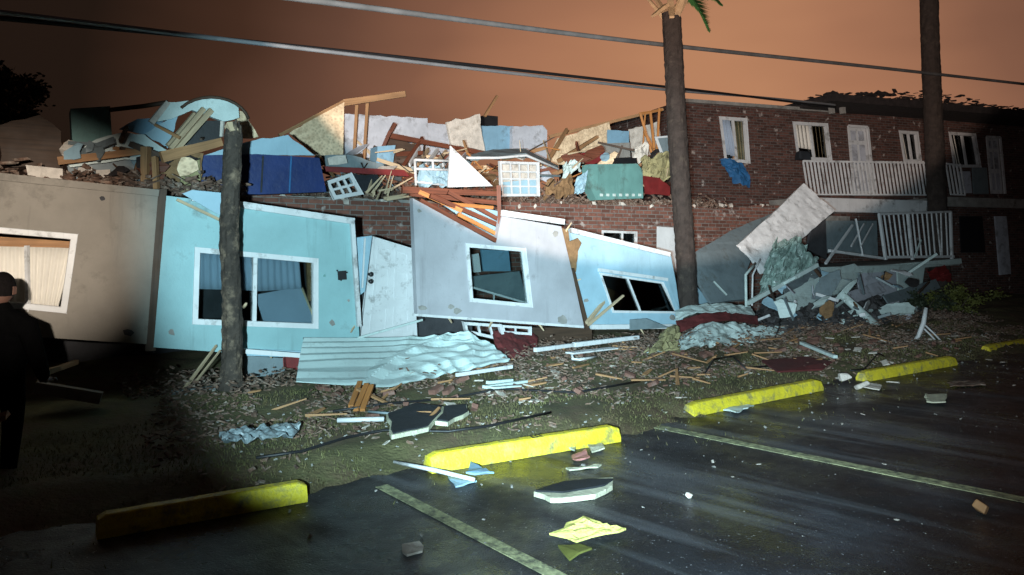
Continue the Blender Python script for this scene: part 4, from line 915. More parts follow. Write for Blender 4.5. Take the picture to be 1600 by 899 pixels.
up([(246, 248), (318, 240), (312, 290), (256, 300)], 'insul', 'insulation_batt', 'brown insulation left of the deep blue board', 'insulation', .75, .1, .03)
up([(285, 262), (312, 246), (314, 280), (296, 298), (282, 300)], 'insuly', 'insulation_batt', 'yellowish insulation against the deep blue board', 'insulation', .65, .08, .03)
up([(0, 196), (60, 180), (95, 205), (98, 262), (0, 258)], 'wooddark', 'roof_piece', 'dim dark roof piece at the upper left picture edge', 'roof piece', 1.2, .1, .03)
up([(40, 258), (98, 264), (98, 280), (44, 276)], 'plaster', 'shelf', 'dim pale shelf board on top of the beige panel', 'shelf', .3, .1)
up([(104, 256), (222, 240), (224, 292), (110, 280)], 'metald', 'inner_wall', 'dim grey inner wall under the arched roof sheet', 'wall', 1.2, .05)
for i, (u, v) in enumerate(((122, 262), (150, 266))): up([(u, v), (u+22, v-1), (u+22, v+18), (u, v+18)], 'plaster', 'pillow', '%s pale bundle under the arched roof sheet' % ('left' if i == 0 else 'right'), 'bundle', .9, .1)
b = MB()
for i in range(1100):
    u = random.uniform(-40, 380); k = random.uniform(.3, 1.8); p = F(u, 292, k); p.z = F(u, 288, k).z*.0+2.35+abs(random.gauss(0, .08))
    b.chunk(p, random.uniform(.03, .26), random.uniform(.02, .07), random.uniform(.01, .05), .6)
single(b, 'wreckage_litter', 'debris', 'dim litter heaped on top of the beige panel', None, kind='stuff')

# ------------------------------------------------------------------ palms
def trunk_mb(p0, p1, r0, r1, seed, ragtop=False, n=90, seg=22):
    b = MB(); vs = []; L = (p1-p0).length
    for i in range(n+1):
        t = i/n; c = p0.lerp(p1, t)+Vector((noise.noise(Vector((t*2.2, seed, 0))), noise.noise(Vector((t*2.2, 0, seed))), 0))*.05
        r = r0+(r1-r0)*t+(.06*math.exp(-t*L/.25))
        for j in range(seg):
            a = 2*math.pi*j/seg; z = t*L
            ring = .008*(((z*7+.8*noise.noise(Vector((math.cos(a)*1.5, math.sin(a)*1.5, z*1.3+seed)))) % 1)**2)
            d = noise.noise(Vector((math.cos(a)*3, math.sin(a)*3, z*5+seed)))*.013+noise.noise(Vector((math.cos(a)*9, math.sin(a)*9, z*14+seed)))*.009
            rr = r+ring+d; zz = 0
            if ragtop and i == n: zz = random.uniform(-.03, .14); rr *= .8
            vs.append(c+Vector((math.cos(a)*rr, math.sin(a)*rr, zz)))
    fs = [(i*seg+j, i*seg+(j+1) % seg, (i+1)*seg+(j+1) % seg, (i+1)*seg+j) for i in range(n) for j in range(seg)]
    fs += [tuple(range(n*seg, n*seg+seg))]
    return b.add(vs, fs, None, False)
t1 = thing('palm_tree', 'snapped bare palm trunk standing in front of the aqua panel', 'tree', G(358, 645))
pb = G(358, 645); ptop = D(364, 206, pb.y+.0)
trunk_mb(pb, ptop, .095, .09, 1, True).build('trunk', M['bark'], t1)
MB().chunk(ptop+Vector((0, -.05, .03)), .12, .1, .12, .4).build('splintered_top', M['woodpale'], t1)
MB().tube([D(381, 480, pb.y-.1), D(385, 474, pb.y-.14)], [.02, .012], 6).build('tag', M['woodpale'], t1)
def palm(pb, ptop, r0, r1, seed, label, stubs, fronds):
    t = thing('palm_tree', label, 'tree', pb)
    trunk_mb(pb, ptop, r0, r1, seed, False, 120).build('trunk', M['barkdark'], t)
    for i in range(stubs):
        a = 2*math.pi*i/stubs+random.uniform(-.2, .2); lv = random.uniform(-.1, .35)
        d = Vector((math.cos(a), math.sin(a), 0)); c = ptop+Vector((0, 0, lv))
        e = random.choice([-.25, .3, .45])
        MB().bar(c+d*r1*.7, c+d*(r1+.28)+Vector((0, 0, e)), .13, .07, taper=.6).build('frond_stub', M['stub'], t)
    for i in range(fronds):
        a = 2*math.pi*i/fronds+(random.uniform(-.2, .2) if i else 0); d = Vector((math.cos(a), math.sin(a), 0)); sd = Vector((-d.y, d.x, 0))
        b = MB(); L = random.uniform(1.3, 1.9); rise = random.uniform(1.2, 1.9); drp = 1.0 if i > 1 else 1.0-.3*i; rise = rise if i > 1 else .35; L = L if i > 1 else .62+.2*i; d = d if i != 1 else Vector((.9, -.43, 0)); sd = Vector((-d.y, d.x, 0)); c = ptop+Vector((0, 0, .45))
        spine = [c+d*L*x+Vector((0, 0, rise*x-drp*x*x)) for x in [j/14 for j in range(15)]]
        b.tube(spine, [.02*(1-j/16) for j in range(15)], 5)
        for j in range(3, 15):
            for sgn in (-1, 1):
                for m_ in range(6):
                    p = spine[j]+(spine[j]-spine[j-1])*(m_/6); l = (.42*math.sin(math.pi*min(1, j/14*.9+.1))+.08)*(1 if i > 1 else .8)*random.uniform(.7, 1.2)
                    q = p+(sd*sgn*.8+d*.5+Vector((0, 0, -.45)))*l; wv = d*.034
                    b.add([p-wv, p+wv, q], [(0, 1, 2)])
        b.build('frond', M['leaf'], t)
    return t
pb = D(1077, 537, 12.9); pb.z = 0
palm(pb, D(1049, 22, 12.9), .165, .165, 5, 'tall palm trunk right of centre with pale cut frond stubs', 10, 6)
pb = D(1470, 480, 19.6); pb.z = 0
palm(pb, D(1450, -40, 19.6), .235, .225, 9, 'dark tall palm trunk in front of the far balcony', 9, 7)

# ------------------------------------------------------------------ overhead cables
def cable(name, pts, r, label, twist=False):
    P = [Vector(p) for p in pts]
    def cr_(t):
        n = len(P)-1; x = t*n; i = min(int(x), n-1); x -= i
        p0, p1, p2, p3 = P[max(i-1, 0)], P[i], P[i+1], P[min(i+2, n)]
        return .5*((2*p1)+(p2-p0)*x+(2*p0-5*p1+4*p2-p3)*x*x+(3*p1-p0-3*p2+p3)*x**3)
    t = thing(name, label, 'cable', P[0]); n = 160
    if not twist: MB().tube([cr_(i/n) for i in range(n+1)], r, 8).build('strand', M['cable'], t); return t
    for s_ in range(2):
        pts = []
        for i in range(n+1):
            a = i*.045+s_*math.pi+.9; pts.append(cr_(i/n)+Vector((0, math.cos(a), math.sin(a)))*r*.95)
        MB().tube(pts, r*.8, 8).build('strand', M['black' if s_ else 'cableb'], t)
    return t
cable('power_cable', [D(-220, 4, 6.3), D(0, 24, 7), D(500, 78, 9.5), D(1000, 134, 14), D(1180, 152, 17), D(1305, 166, 19.4)], .034, 'thick twisted power cable running down to the brick wing roof corner', True)
cable('power_cable', [D(300, -22, 8.2), D(480, 0, 9), D(1000, 66, 13), D(1400, 109, 18), D(1700, 143, 24)], .042, 'thinner upper cable crossing the sky to the right edge', False)

# ------------------------------------------------------------------ person
pr = thing('person', 'person in black seen from behind at the left edge, shadow on the window', 'person', (HEADP.x, HEADP.y, 0))
def skin_fig(name, verts, edges, radii, m, parent, root=0, sub=2):
    me = bpy.data.meshes.new(name); o = bpy.data.objects.new(name, me); COL.objects.link(o); o.parent = parent
    me.from_pydata(verts, edges, []); s = o.modifiers.new('skin', 'SKIN'); s.use_smooth_shade = True
    for i, r in enumerate(radii): me.skin_vertices[0].data[i].radius = r if isinstance(r, tuple) else (r, r)
    me.skin_vertices[0].data[root].use_root = True
    ss = o.modifiers.new('sub', 'SUBSURF'); ss.levels = sub; ss.render_levels = sub
    me.materials.append(M[m]); return o
hz = HEADP.z
V = [(0, 0, .88), (0, -.01, 1.05), (0, 0, hz-.36), (0, 0, hz-.24), (0, 0, hz-.14), (0, .01, hz-.08),
     (.20, 0, hz-.27), (.27, .03, hz-.52), (.25, .16, hz-.68), (-.20, 0, hz-.27), (-.27, .03, hz-.52), (-.25, .16, hz-.68),
     (.10, 0, .82), (.12, .02, .46), (.13, -.02, .08), (.14, .12, .045), (-.10, 0, .82), (-.12, .04, .46), (-.13, -.02, .08), (-.14, .12, .045)]
Ed = [(0, 1), (1, 2), (2, 3), (3, 4), (4, 5), (3, 6), (6, 7), (7, 8), (3, 9), (9, 10), (10, 11), (0, 12), (12, 13), (13, 14), (14, 15), (0, 16), (16, 17), (17, 18), (18, 19)]
Rd = [(.19, .15), (.18, .14), (.21, .15), (.15, .11), .06, .055, .085, .06, .045, .085, .06, .045, .11, .075, .055, .045, .11, .075, .055, .045]
skin_fig('body', V, Ed, Rd, 'cloth', pr)
b = MB(); seg, rn = 18, 14; vs = []
for i in range(rn+1):
    a = math.pi*i/rn
    for j in range(seg):
        t = 2*math.pi*j/seg; x, y, z = math.sin(a)*math.cos(t), math.sin(a)*math.sin(t), math.cos(a)
        jaw = 1-.18*max(0, -z); nose = .018*math.exp(-((x)**2/.03+(z+.1)**2/.04)) if y > .5 else 0
        vs.append(HEADP+Vector((x*.078*jaw, y*.097*jaw+nose, z*.118)))
b.add(vs, [(i*seg+j, (i+1)*seg+j, (i+1)*seg+(j+1) % seg, i*seg+(j+1) % seg) for i in range(rn) for j in range(seg)], None, True)
for sx in (-1, 1): b.chunk(HEADP+Vector((sx*.083, 0, -.01)), .02, .04, .06, .1, Euler((0, 0, 0)))
b.build('head', M['skin'], pr)
b = MB(); vs = []
for i in range(rn+1):
    a = math.pi*.62*i/rn
    for j in range(seg):
        t = 2*math.pi*j/seg; x, y, z = math.sin(a)*math.cos(t), math.sin(a)*math.sin(t), math.cos(a)
        vs.append(HEADP+Vector((x*.088, y*.105-.012-max(0, -z)*.03, z*.128)))
b.add(vs, [(i*seg+j, (i+1)*seg+j, (i+1)*seg+(j+1) % seg, i*seg+(j+1) % seg) for i in range(rn) for j in range(seg)], None, True)
b.build('hair', M['hair'], pr)
for sx in (-1, 1):     # hands held in front, five fingers each
    hb = Vector((HEADP.x+sx*.25, HEADP.y+.17, hz-.69))
    h0 = MB().chunk(hb+Vector((-sx*.03, .05, 0)), .07, .09, .035, .15, Euler((0, 0, 0))).build('hand', M['skin'], pr, bevel=.01)
    for f_ in range(5):
        if f_ == 0: P_ = [hb+Vector((-sx*.055, .03, .01)), hb+Vector((-sx*.085, .06, .015)), hb+Vector((-sx*.09, .085, .01))]
        else:
            xx = -sx*(.055-.017*(f_-1)); P_ = [hb+Vector((xx, .08, 0)), hb+Vector((xx, .12, -.003)), hb+Vector((xx, .145+(.01 if f_ in (2, 3) else 0), -.02))]
        MB().tube(P_, [.010, .009, .007], 8).build('finger', M['skin'], h0)

# ------------------------------------------------------------------ foreground and lawn pieces
# black felt slab, broken in two
fs_ = thing('roof_felt_slab', 'black roofing slab with cream foam edge on the lawn, the larger one', 'roofing piece', LG(660, 680))
def slab(parent, pixels, z0, tilt=0, th=.03):
    P = ragged([LG(u, v, z0+.04) for u, v in pixels], .025, .12)
    n = Vector((0, 0, 1))
    MB().poly([p+Vector((0, 0, .012)) for p in P], .014, n=n).build('felt', M['felt'], parent)
    c = sum(P, Vector((0, 0, 0)))/len(P)
    MB().poly(ragged([c+(p-c)*1.07 for p in P], .02, .1), .035, n=n).build('foam_core', M['cream'], parent)
slab(fs_, [(606, 660), (650, 643), (690, 648), (683, 662), (668, 680), (614, 692)], .03)
fs2 = thing('roof_felt_slab', 'smaller black roofing piece cracked off at the right of the larger one', 'roofing piece', LG(710, 665))
slab(fs2, [(694, 648), (728, 645), (731, 655), (700, 672), (682, 670), (692, 660)], .03)
fs3 = thing('roof_felt_slab', 'black roofing piece with cream edge lying on the asphalt', 'roofing piece', G(895, 765))
P = [G(836, 766, .05), G(880, 752, .05), G(920, 748, .05), G(958, 748, .05), G(945, 757, .05), G(880, 768, .05)]
MB().poly(ragged(P, .015, .1), .012, n=Vector((0, 0, 1))).build('felt', M['felt'], fs3)
P = [G(834, 768, .037), G(880, 752, .037), G(958, 746, .037), G(957, 758, .037), G(930, 772, .037), G(900, 776, .037), G(860, 778, .037)]
MB().poly(ragged(P, .015, .08), .034, n=Vector((0, 0, 1))).build('foam_core', M['cream'], fs3)
# yellow foam
rows_ = []
def gsheet(P4, nu, nv, amp, fr, seed, z=0.02):
    a, b, c, d = [G(u, v, z) for u, v in P4]
    def f(x, y):
        p = a.lerp(b, x).lerp(d.lerp(c, x), y); q = Vector((p.x*fr+seed, p.y*fr, 0))
        e = min(x, 1-x, y, 1-y)*6; e = min(1, e)
        jit = (1-e)*.04
        return p+Vector((noise.noise(q*3)*jit, noise.noise(q*3+Vector((5, 0, 0)))*jit, abs(noise.noise(q))*amp*(.3+.7*e)))
    return MB().grid(f, nu, nv, (1, 1), False)
def gscrap(pixels, z, amp, rag=.02):
    P = ragged([G(u, v, z) for u, v in pixels], rag, .06)
    return MB().poly([p+Vector((0, 0, random.uniform(0, amp))) for p in P], .012, n=Vector((0, 0, 1)))
P4 = ragged([G(u, v, .02) for u, v in [(858, 838), (885, 822), (912, 813), (938, 824), (978, 830), (948, 840), (925, 846), (900, 853), (885, 845)]], .035, .07)
c_ = sum(P4, Vector((0, 0, 0)))/len(P4); sp_ = MB(); vs = []; nP = len(P4)
for r_ in range(9):
    for i_, p in enumerate(P4):
        q = c_.lerp(p, r_/8); vs.append(q+Vector((0, 0, .012+(1-r_/8*.85)*.05*(1-2*abs(noise.noise(q*9)))+.03*abs(noise.noise(q*21)))))
sp_.add(vs, [(r_*nP+i_, r_*nP+(i_+1) % nP, (r_+1)*nP+(i_+1) % nP, (r_+1)*nP+i_) for r_ in range(8) for i_ in range(nP)])
yf = single(sp_, 'foam_piece', 'foam', 'torn yellow foam piece on the asphalt in the foreground', 'foam', solid=.012)
single(gscrap([(872, 856), (905, 852), (925, 860), (890, 874)], .01, .02), 'foam_piece', 'leafyel', 'small dull yellow scrap in front of the torn foam', 'foam')
single(MB().tube([G(616, 722, .05), G(680, 735, .055), G(742, 750, .03)], [.014, .017, .015], 8), 'plastic_strip', 'white', 'loose white strip lying in front of the brightest wheel stop', 'strip')
single(gscrap([(735, 722), (772, 742), (728, 744)], .05, .03, .008), 'triangular_scrap', 'sky_wall', 'light blue triangular scrap against the brightest wheel stop', 'scrap')
single(gscrap([(700, 745), (745, 752), (712, 760)], .01, .01, .008), 'triangular_scrap', 'blue', 'flat pale scrap under the right end of the loose white strip', 'scrap')
single(gscrap([(893, 712), (915, 703), (922, 714), (900, 722)], .02, .02), 'paper_scrap', 'pink', 'pink paper scrap in front of the brightest wheel stop', 'paper')
single(gscrap([(918, 698), (940, 694), (945, 702), (925, 706)], .02, .02), 'paper_scrap', 'cream', 'cream scrap near the right end of the brightest wheel stop', 'paper')
single(gscrap([(885, 698), (900, 694), (898, 706)], .02, .02), 'paper_scrap', 'metalw', 'pale green scrap left of the pink paper', 'paper')
single(gscrap([(884, 732), (940, 726), (934, 730), (890, 735)], .01, .01), 'foam_strip', 'cream', 'thin cream strip behind the black roofing on the asphalt', 'strip')
single(gscrap([(628, 852), (655, 848), (660, 862), (636, 868)], .01, .01), 'paper_scrap', 'plaster', 'dim tan scrap left of the near parking line', 'paper')
single(gscrap([(996, 648), (1015, 640), (1045, 637), (1048, 644), (1020, 654)], .02, .02), 'foam_strip', 'cream', 'cream foam piece left of the worn wheel stop', 'foam')
single(gscrap([(1053, 636), (1075, 634), (1074, 641), (1055, 642)], .02, .02), 'foam_strip', 'plaster', 'small pale piece between cream foam and the worn wheel stop', 'foam')
single(gscrap([(1130, 641), (1160, 634), (1178, 634), (1150, 646)], .02, .02), 'foam_strip', 'metalw', 'pale scrap in front of the worn wheel stop', 'scrap')
single(gscrap([(1445, 617), (1480, 617), (1478, 630), (1448, 629)], .03, .02), 'cardboard_piece', 'cream', 'cream cardboard lying alone on the right asphalt', 'cardboard')
single(MB().chunk(G(1345, 603, .05), .24, .13, .10, .6), 'rubble_chunk', 'plaster', 'pale chunk at the left end of the fourth wheel stop', 'rubble', bevel=.02)
single(MB().chunk(G(1320, 588, .10), .18, .14, .12, .6), 'rubble_chunk', 'plaster', 'tan chunk on the grass left of the fourth wheel stop', 'rubble', bevel=.02)
single(gscrap([(1350, 600), (1376, 603), (1374, 609), (1348, 606)], .02, .02), 'foam_strip', 'plaster', 'flat pale scrap right of the pale chunk', 'scrap')
single(gscrap([(1480, 598), (1530, 595), (1540, 602), (1485, 604)], .02, .02), 'foam_strip', 'debris', 'dim flat scrap at the far right asphalt', 'scrap')
single(MB().chunk(G(1532, 792, .04), .10, .08, .07, .4), 'rubble_chunk', 'wood', 'orange-brown chunk at the right edge on the pale line', 'rubble', bevel=.01)
single(MB().chunk(G(1076, 774, .02), .045, .045, .04, .4), 'rubble_chunk', 'plaster', 'small white stone alone on the foreground asphalt', 'stone', bevel=.008)
# maroon mat and white boards right
single(MB().poly([LG(1190, 570, .06), LG(1215, 588, .06), LG(1285, 584, .06), LG(1300, 572, .06), LG(1258, 564, .06)], .02, n=Vector((0, 0, 1))), 'door_mat', 'maroon', 'maroon mat lying on the lawn behind the worn wheel stop', 'mat')
single(MB().bar(LG(1253, 549, .12), LG(1306, 572, .12), .06, .04), 'loose_trim', 'metalw', 'pale board lying across the maroon mat corner', 'board')
yb = thing('bent_strip', 'bent white strips standing like an upturned Y at the right', 'strip', F(1445, 540, -.6))
yY = G(1450, 541).y
MB().tube([D(1425, 540, yY), D(1435, 525, yY), D(1443, 505, yY), D(1447, 481, yY)], [.03, .035, .04, .03], 8).build('strip', M['white'], yb)
MB().tube([D(1445, 508, yY), D(1460, 522, yY), D(1472, 535, yY), D(1488, 541, yY)], .015, 6).build('strip', M['white'], yb)
MB().tube([D(1444, 514, yY), D(1456, 526, yY), D(1468, 540, yY), D(1484, 545, yY)], .015, 6).build('strip', M['white'], yb)
# white boards in the middle
beams([((836, 547, -1.0), (897, 539, -.8), .05, .05), ((897, 539, -.8), (997, 527, -.6), .06, .06), ((890, 552, -1.1), (960, 544, -.9), .14, .02)], 'white',
      ['white trim board on the rubble right of the maroon carpet', 'white gutter piece below the squashed window', 'flat pale board under the white gutter piece'], 'trim', 'white trim boards in the rubble', )
single(MB().tube([F(893, 552, -1.1), F(895, 562, -1.2), F(905, 562, -1.25), F(932, 557, -1.2)], .02, 6), 'bent_strip', 'white', 'hooked white strip under the flat pale board', 'strip')
single(MB().bar(F(713, 586, -1.4), F(800, 573, -1.2), .03, .04), 'loose_trim', 'white', 'white strip along the lower right edge of the crumpled aqua siding', 'trim')
beams([((757, 605, -1.9), (822, 596, -1.7), .06, .03), ((762, 598, -1.8), (800, 594, -1.7), .05, .03), ((768, 606, -2.0), (812, 603, -1.9), .08, .02)], 'metalw',
      ['pale slat in the small stack right of the crumpled siding, front', 'pale slat in the small stack right of the crumpled siding, rear', 'pale slat in the small stack right of the crumpled siding, lowest'], 'slat', 'small stack of pale slats')
beams([((998, 612, -2.2), (1037, 592, -1.9), .05, .03), ((993, 606, -2.1), (1030, 588, -1.8), .02, .03)], 'metalw', ['pale slat pair left of the cream foam, front', 'pale slat pair left of the cream foam, rear'], 'slat', 'pair of pale slats')
single(MB().tube([LG(527, 666, .05), LG(600, 664, .05)], .022, 8), 'pipe', 'white', 'short white pipe left of the larger black roofing slab', 'pipe')
single(MB().tube([LG(575, 652, .05), LG(612, 655, .05)], .012, 6), 'pipe', 'metald', 'thin dim rod above the short white pipe', 'rod')
lw_ = [((548, 640), (562, 622)), ((556, 646), (572, 626)), ((566, 646), (580, 628))]
for i, (a, b_) in enumerate(lw_):
    single(MB().bar(LG(a[0], a[1], .03), LG(b_[0], b_[1], .16), .05, .03), 'wood_splinter', 'orangewood', ['leftmost', 'middle', 'rightmost'][i]+' orange splinter of the small fan on the lawn', 'splinter', 'fan of orange splinters')
single(sheet([[(342, 680, -2.65), (400, 668, -2.5), (470, 664, -2.4)], [(352, 692, -2.95), (400, 688, -2.85), (458, 682, -2.75)]], 40, 18, .045, 6, 13), 'plastic_sheet', 'metald', 'crumpled dim plastic sheet right of the snapped trunk foot', 'plastic', solid=.01)
single(MB().bar(F(55, 605, -.8), F(158, 622, -.9), .09, .10), 'fallen_board', 'beige', 'dim pale board lying on the dark ground beside the person', 'board')
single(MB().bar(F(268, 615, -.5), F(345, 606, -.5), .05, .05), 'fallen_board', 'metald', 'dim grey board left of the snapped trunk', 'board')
beams([((288, 608, -.5), (338, 540, -.1), .025, .03), ((300, 604, -.5), (344, 548, -.1), .02, .02), ((64, 585, -.4), (120, 566, 0), .04, .05)], 'woodpale',
      ['thin slanting lath left of the snapped trunk', 'second thin slanting lath left of the snapped trunk', 'yellowish lath in the dark under the beige panel'], 'lath', 'laths in the dark gap')
single(MB().chunk(G(310, 633, .05), .07, .05, .05, .4), 'rubble_chunk', 'cream', 'small cream chunk left of the snapped trunk foot', 'rubble')
single(MB().chunk(G(150, 686, .03), .03, .03, .03, .3), 'rubble_chunk', 'white', 'tiny white glint on the dark ground at the left', 'rubble')  # white chunk standing in for a glint of light
single(MB().chunk(D(3, 652, 5.0), .1, .07, .05, .4), 'rubble_chunk', 'wood', 'dim brown piece by the left picture edge, upper', 'rubble')
single(MB().chunk(G(10, 702, .03), .07, .06, .05, .4), 'rubble_chunk', 'pink', 'dim pinkish piece by the left picture edge, lower', 'rubble')
# downed thin wires
single(MB().tube([F(1222, 470, -.2), F(1218, 510, -.6), F(1205, 545, -1.1), F(1185, 568, -1.6), F(1160, 582, -2), F(1120, 590, -2.2)], .012, 6), 'downed_wire', 'black', 'black wire falling from the heap onto the lawn', 'wire')
single(MB().tube([LG(1100, 590, .03), LG(1115, 577, .12), LG(1145, 574, .14), LG(1165, 582, .05), LG(1210, 575, .03)], .011, 6), 'downed_wire', 'black', 'black wire looping on the lawn left of the maroon mat', 'wire')
single(MB().tube([LG(1330, 600, .16), LG(1350, 597, .15), LG(1373, 575, .2), LG(1382, 568, .1)], .009, 6), 'downed_wire', 'black', 'thin black wire bent over the fourth wheel stop', 'wire')
single(MB().tube([LG(u, v, .03) for u, v in ((400, 722), (470, 712), (540, 690), (600, 678), (700, 680), (760, 672), (860, 650))], .012, 6), 'downed_wire', 'black', 'long dark wire lying across the lawn behind the brightest wheel stop', 'wire')
single(MB().tube([LG(u, v, .03) for u, v in ((520, 648), (600, 636), (700, 628), (780, 612), (900, 618), (1000, 600))], .012, 6), 'downed_wire', 'black', 'dark wire lying through the rubble on the upper lawn', 'wire')
LMK = [('the snapped palm trunk', FS(.3, -1)), ('the crumpled aqua siding', FS(2.6, -1.6)), ('the larger black roofing slab', LG(650, 670)), ('the brightest wheel stop', G(810, 715)),
       ('the torn yellow foam', G(910, 850)), ('the maroon carpet', F(810, 560, -.7)), ('the small stack of pale slats', LG(790, 605)), ('the white gutter piece', F(930, 545, -1)),
       ('the crumpled pale siding sheet', F(1130, 555, -1.2)), ('the worn wheel stop', G(1170, 640)), ('the maroon mat', LG(1245, 577)), ('the fourth wheel stop', G(1420, 590)), ('the bent white Y strip', F(1450, 550, -1)),
       ('the cream foam piece', G(1020, 648)), ('the fallen porch column', F(1350, 515, -.8)), ('the dark far right wheel stop', G(1600, 545)), ('the lone cream cardboard', G(1462, 625)), ('the pale stall line on the right', G(1300, 735))]
def near(p): return min(LMK, key=lambda k: (k[1]-p).length)[0]
def zone(o, what, grp):
    n = near(o.location); o['label'] = '%s nearest %s' % (what, n); o['group'] = '%s near %s' % (grp, n)
# curb bump shadow: low soil ridge handled by the lawn. rubble heap fill
gB = 'broken bricks scattered over the lawn'
bk0 = None
for i in range(110):
    t = random.uniform(.5, 11); s = -random.triangular(.2, 3.4, .9)
    p = FS(t, s, max(lawn_h(t, s), 0)+.02)
    if bk0 is None:
        bk0 = single(MB().chunk((0, 0, 0), .2, .095, .06, .35, Euler((0, 0, 0))), 'broken_brick', 'rub', 'broken reddish brick scattered on the lawn below the collapsed wing', 'brick', gB); bk0.location = p; o = bk0
    else: o = cpy(bk0, p, (random.uniform(-.5, .5), random.uniform(-.5, .5), random.uniform(0, 6.3)), [random.uniform(.3, .95)]*3)
    zone(o, 'broken reddish brick on the ground', 'broken bricks')
gW = 'wood scraps scattered over the lawn'; wk0 = None
for i in range(90):
    t = random.uniform(0, 12); s = -random.triangular(.1, 3.2, .7); p = FS(t, s, max(lawn_h(t, s), 0)+.04)
    if wk0 is None:
        wk0 = single(MB().bar((-.2, 0, 0), (.2, 0, 0), .05, .02, taper=.6), 'wood_scrap', 'wood', 'brown wood scrap scattered on the lawn below the collapsed wing', 'wood scrap', gW); wk0.location = p; o = wk0
    else: o = cpy(wk0, p, (random.uniform(-.3, .3), random.uniform(-.35, .35), random.uniform(-.6, 1.4)), (random.uniform(.3, 1.2), random.uniform(.4, 1.1), 1))
    zone(o, 'brown wood scrap on the ground', 'wood scraps')
gP = 'pale scraps scattered over the lawn and asphalt'; pk0 = None
for i in range(85):
    if i < 52: t = random.uniform(.5, 12.5); s = -random.triangular(.4, 3.9, 2)
    else: t = random.uniform(2.5, 11); s = random.uniform(-7.5, -4.1)
    p = FS(t, s, max(lawn_h(t, s), 0)+.015); sc = random.uniform(.5, 1.5) if i < 52 else random.uniform(.12, .45)
    if pk0 is None:
        pk0 = single(MB().chunk((0, 0, 0), .13, .08, .012, .5, Euler((0, 0, 0))), 'pale_scrap', 'plaster', 'small pale scrap scattered on the ground before the collapsed wing', 'scrap', gP); pk0.location = p; o = pk0
    else: o = cpy(pk0, p, (random.uniform(-.3, .3), random.uniform(-.3, .3), random.uniform(0, 6.3)), (sc, sc*random.uniform(.5, 1.2), sc))
    zone(o, 'small pale scrap on the ground', 'pale scraps')
b = MB()
for i in range(15000):
    t = random.uniform(-1, 15); s = -random.triangular(-.6, 3.6, .4); h = lawn_h(t, s)
    if h < 0: continue
    if noise.noise(Vector((t*1.3, s*1.6, 40))) < -.22+.15*max(0, -s-1.6): continue
    z = h+abs(random.gauss(0, .03))*(2 if s > -1.2 else .7)
    b.chunk(FS(t, s, z), random.uniform(.015, .11), random.uniform(.008, .04), random.uniform(.004, .02), .5, Euler((random.uniform(-.5, .5), random.uniform(-.5, .5), random.uniform(-1, 2.2))))
single(b, 'rubble_litter', 'debris', 'fine brown litter of splinters and brick crumbs at the wreck foot', None, kind='stuff')

b = MB()
for i in range(1350):
    t = random.uniform(-.5, 13); s = random.gauss(-2.0, 1.1) if i < 1100 else random.uniform(-8.5, -3.7)
    if s > 0: continue
    sc = random.uniform(.005, .02)*(1 if i < 1100 else .45)
    b.chunk(FS(t, s, max(lawn_h(t, s), 0)+.01), sc*random.uniform(1, 2.5), sc*1.3, sc*.6, .5)
single(b, 'crumb_litter', 'concrete', 'tiny pale crumbs strewn over the lawn and the asphalt', None, kind='stuff')
b = MB()
for i in range(1500):
    a = random.gauss(0, 1); u = 1300+a*75; k_ = random.uniform(-.6, 1.6); p = F(u, 480, k_); hh = .95*math.exp(-a*a*.35)*(.45+.3*max(-.6, k_))
    p.z = .1+random.uniform(0, max(.1, hh))
    b.chunk(p, random.uniform(.05, .5), random.uniform(.03, .2), random.uniform(.01, .06), .5, Euler((random.uniform(-1, 1), random.uniform(-1, 1), random.uniform(0, 6))))
single(b, 'rubble_heap', 'debrisdark', 'dark rubble heaped below the porch wreck', None, kind='stuff')
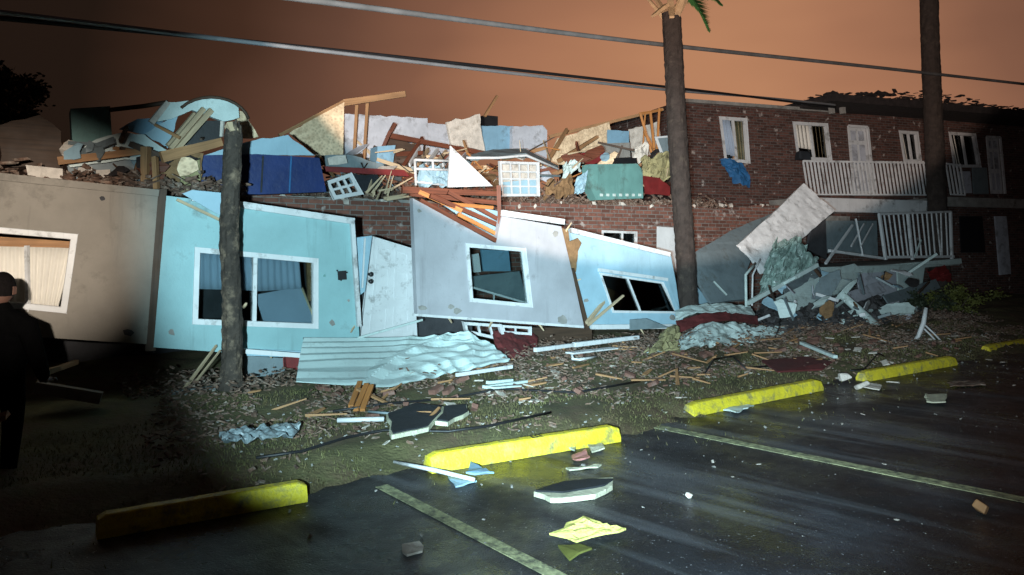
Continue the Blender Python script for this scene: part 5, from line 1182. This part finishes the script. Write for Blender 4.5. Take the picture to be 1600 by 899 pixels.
# ------------------------------------------------------------------ vegetation
def leafy(cen, rx, ry, rz, n, sz, m, name, parent, seed=0):
    b = MB(); rnd = random.Random(seed); vs = []; fs = []
    clumps = [Vector((rnd.gauss(0, .5)*rx, rnd.gauss(0, .5)*ry, rnd.gauss(0, .45)*rz)) for _ in range(22)]
    for i in range(n):
        c = rnd.choice(clumps); p = cen+c+Vector((rnd.gauss(0, .13)*rx, rnd.gauss(0, .13)*ry, rnd.gauss(0, .16)*rz))
        a = Vector((rnd.gauss(0, 1), rnd.gauss(0, 1), rnd.gauss(0, .6))).normalized()*sz*rnd.uniform(.6, 1.4)
        c2_ = a.cross(Vector((rnd.gauss(0, 1), rnd.gauss(0, 1), rnd.gauss(0, 1)))).normalized()*sz*.3
        k = len(vs); vs += [p, p+a*.5+c2_, p+a, p+a*.5-c2_]; fs.append((k, k+1, k+2, k+3))
    b.add(vs, fs); return b.build(name, M[m], parent)
def bush(p, rx, rz, label, m, seed, h=0):
    t = thing('bush', label, 'bush', p)
    for j in range(5):
        a = j*1.25; MB().tube([p, p+Vector((math.cos(a)*rx*.3, math.sin(a)*rx*.3, rz*.6)), p+Vector((math.cos(a)*rx*.6, math.sin(a)*rx*.6, rz*1.2))], [.015, .01, .005], 5).build('stem', M['bark'], t)
    leafy(p+Vector((0, 0, rz*.9)), rx, rx, rz*.75, 1500, .07, m, 'foliage', t, seed)
p = F(1492, 500, .2); p.z = .1; bush(p, .8, .45, 'yellow green shrub right of the porch wreck', 'leafyel', 3)
p = F(1440, 490, .4); p.z = .1; bush(p, .6, .35, 'dull low shrub below the fallen railing', 'leafdark', 4)
def tree(p, h, rx, rz, label, seed):
    t = thing('tree', label, 'tree', p)
    MB().tube([p, p+Vector((.1, 0, h*.5)), p+Vector((-.1, .1, h))], [.25, .18, .08], 10).build('trunk', M['bark'], t)
    for j in range(7):
        a = j*.9; c = p+Vector((0, 0, h*(.5+.06*j))); MB().tube([c, c+Vector((math.cos(a)*rx*.5, math.sin(a)*rx*.5, rz*.5)), c+Vector((math.cos(a)*rx*.9, math.sin(a)*rx*.9, rz*.7))], [.07, .04, .015], 6).build('limb', M['bark'], t)
    leafy(p+Vector((0, 0, h)), rx, rx, rz, 16000, .13, 'leafdark', 'crown', t, seed)
q = D(1400, 160, 34); tree(Vector((q.x, q.y, 0)), 6.4, 2.6, 1.0, 'dark treetop peeking over the brick wing roof, left', 11)
q = D(1500, 170, 36); tree(Vector((q.x, q.y, 0)), 6.6, 2.2, .9, 'dark treetop peeking over the brick wing roof, right', 12)
q = D(-25, 150, 17); tree(Vector((q.x, q.y, 0)), q.z, 1.0, .9, 'black tree at the far upper left corner behind the wreck', 13)
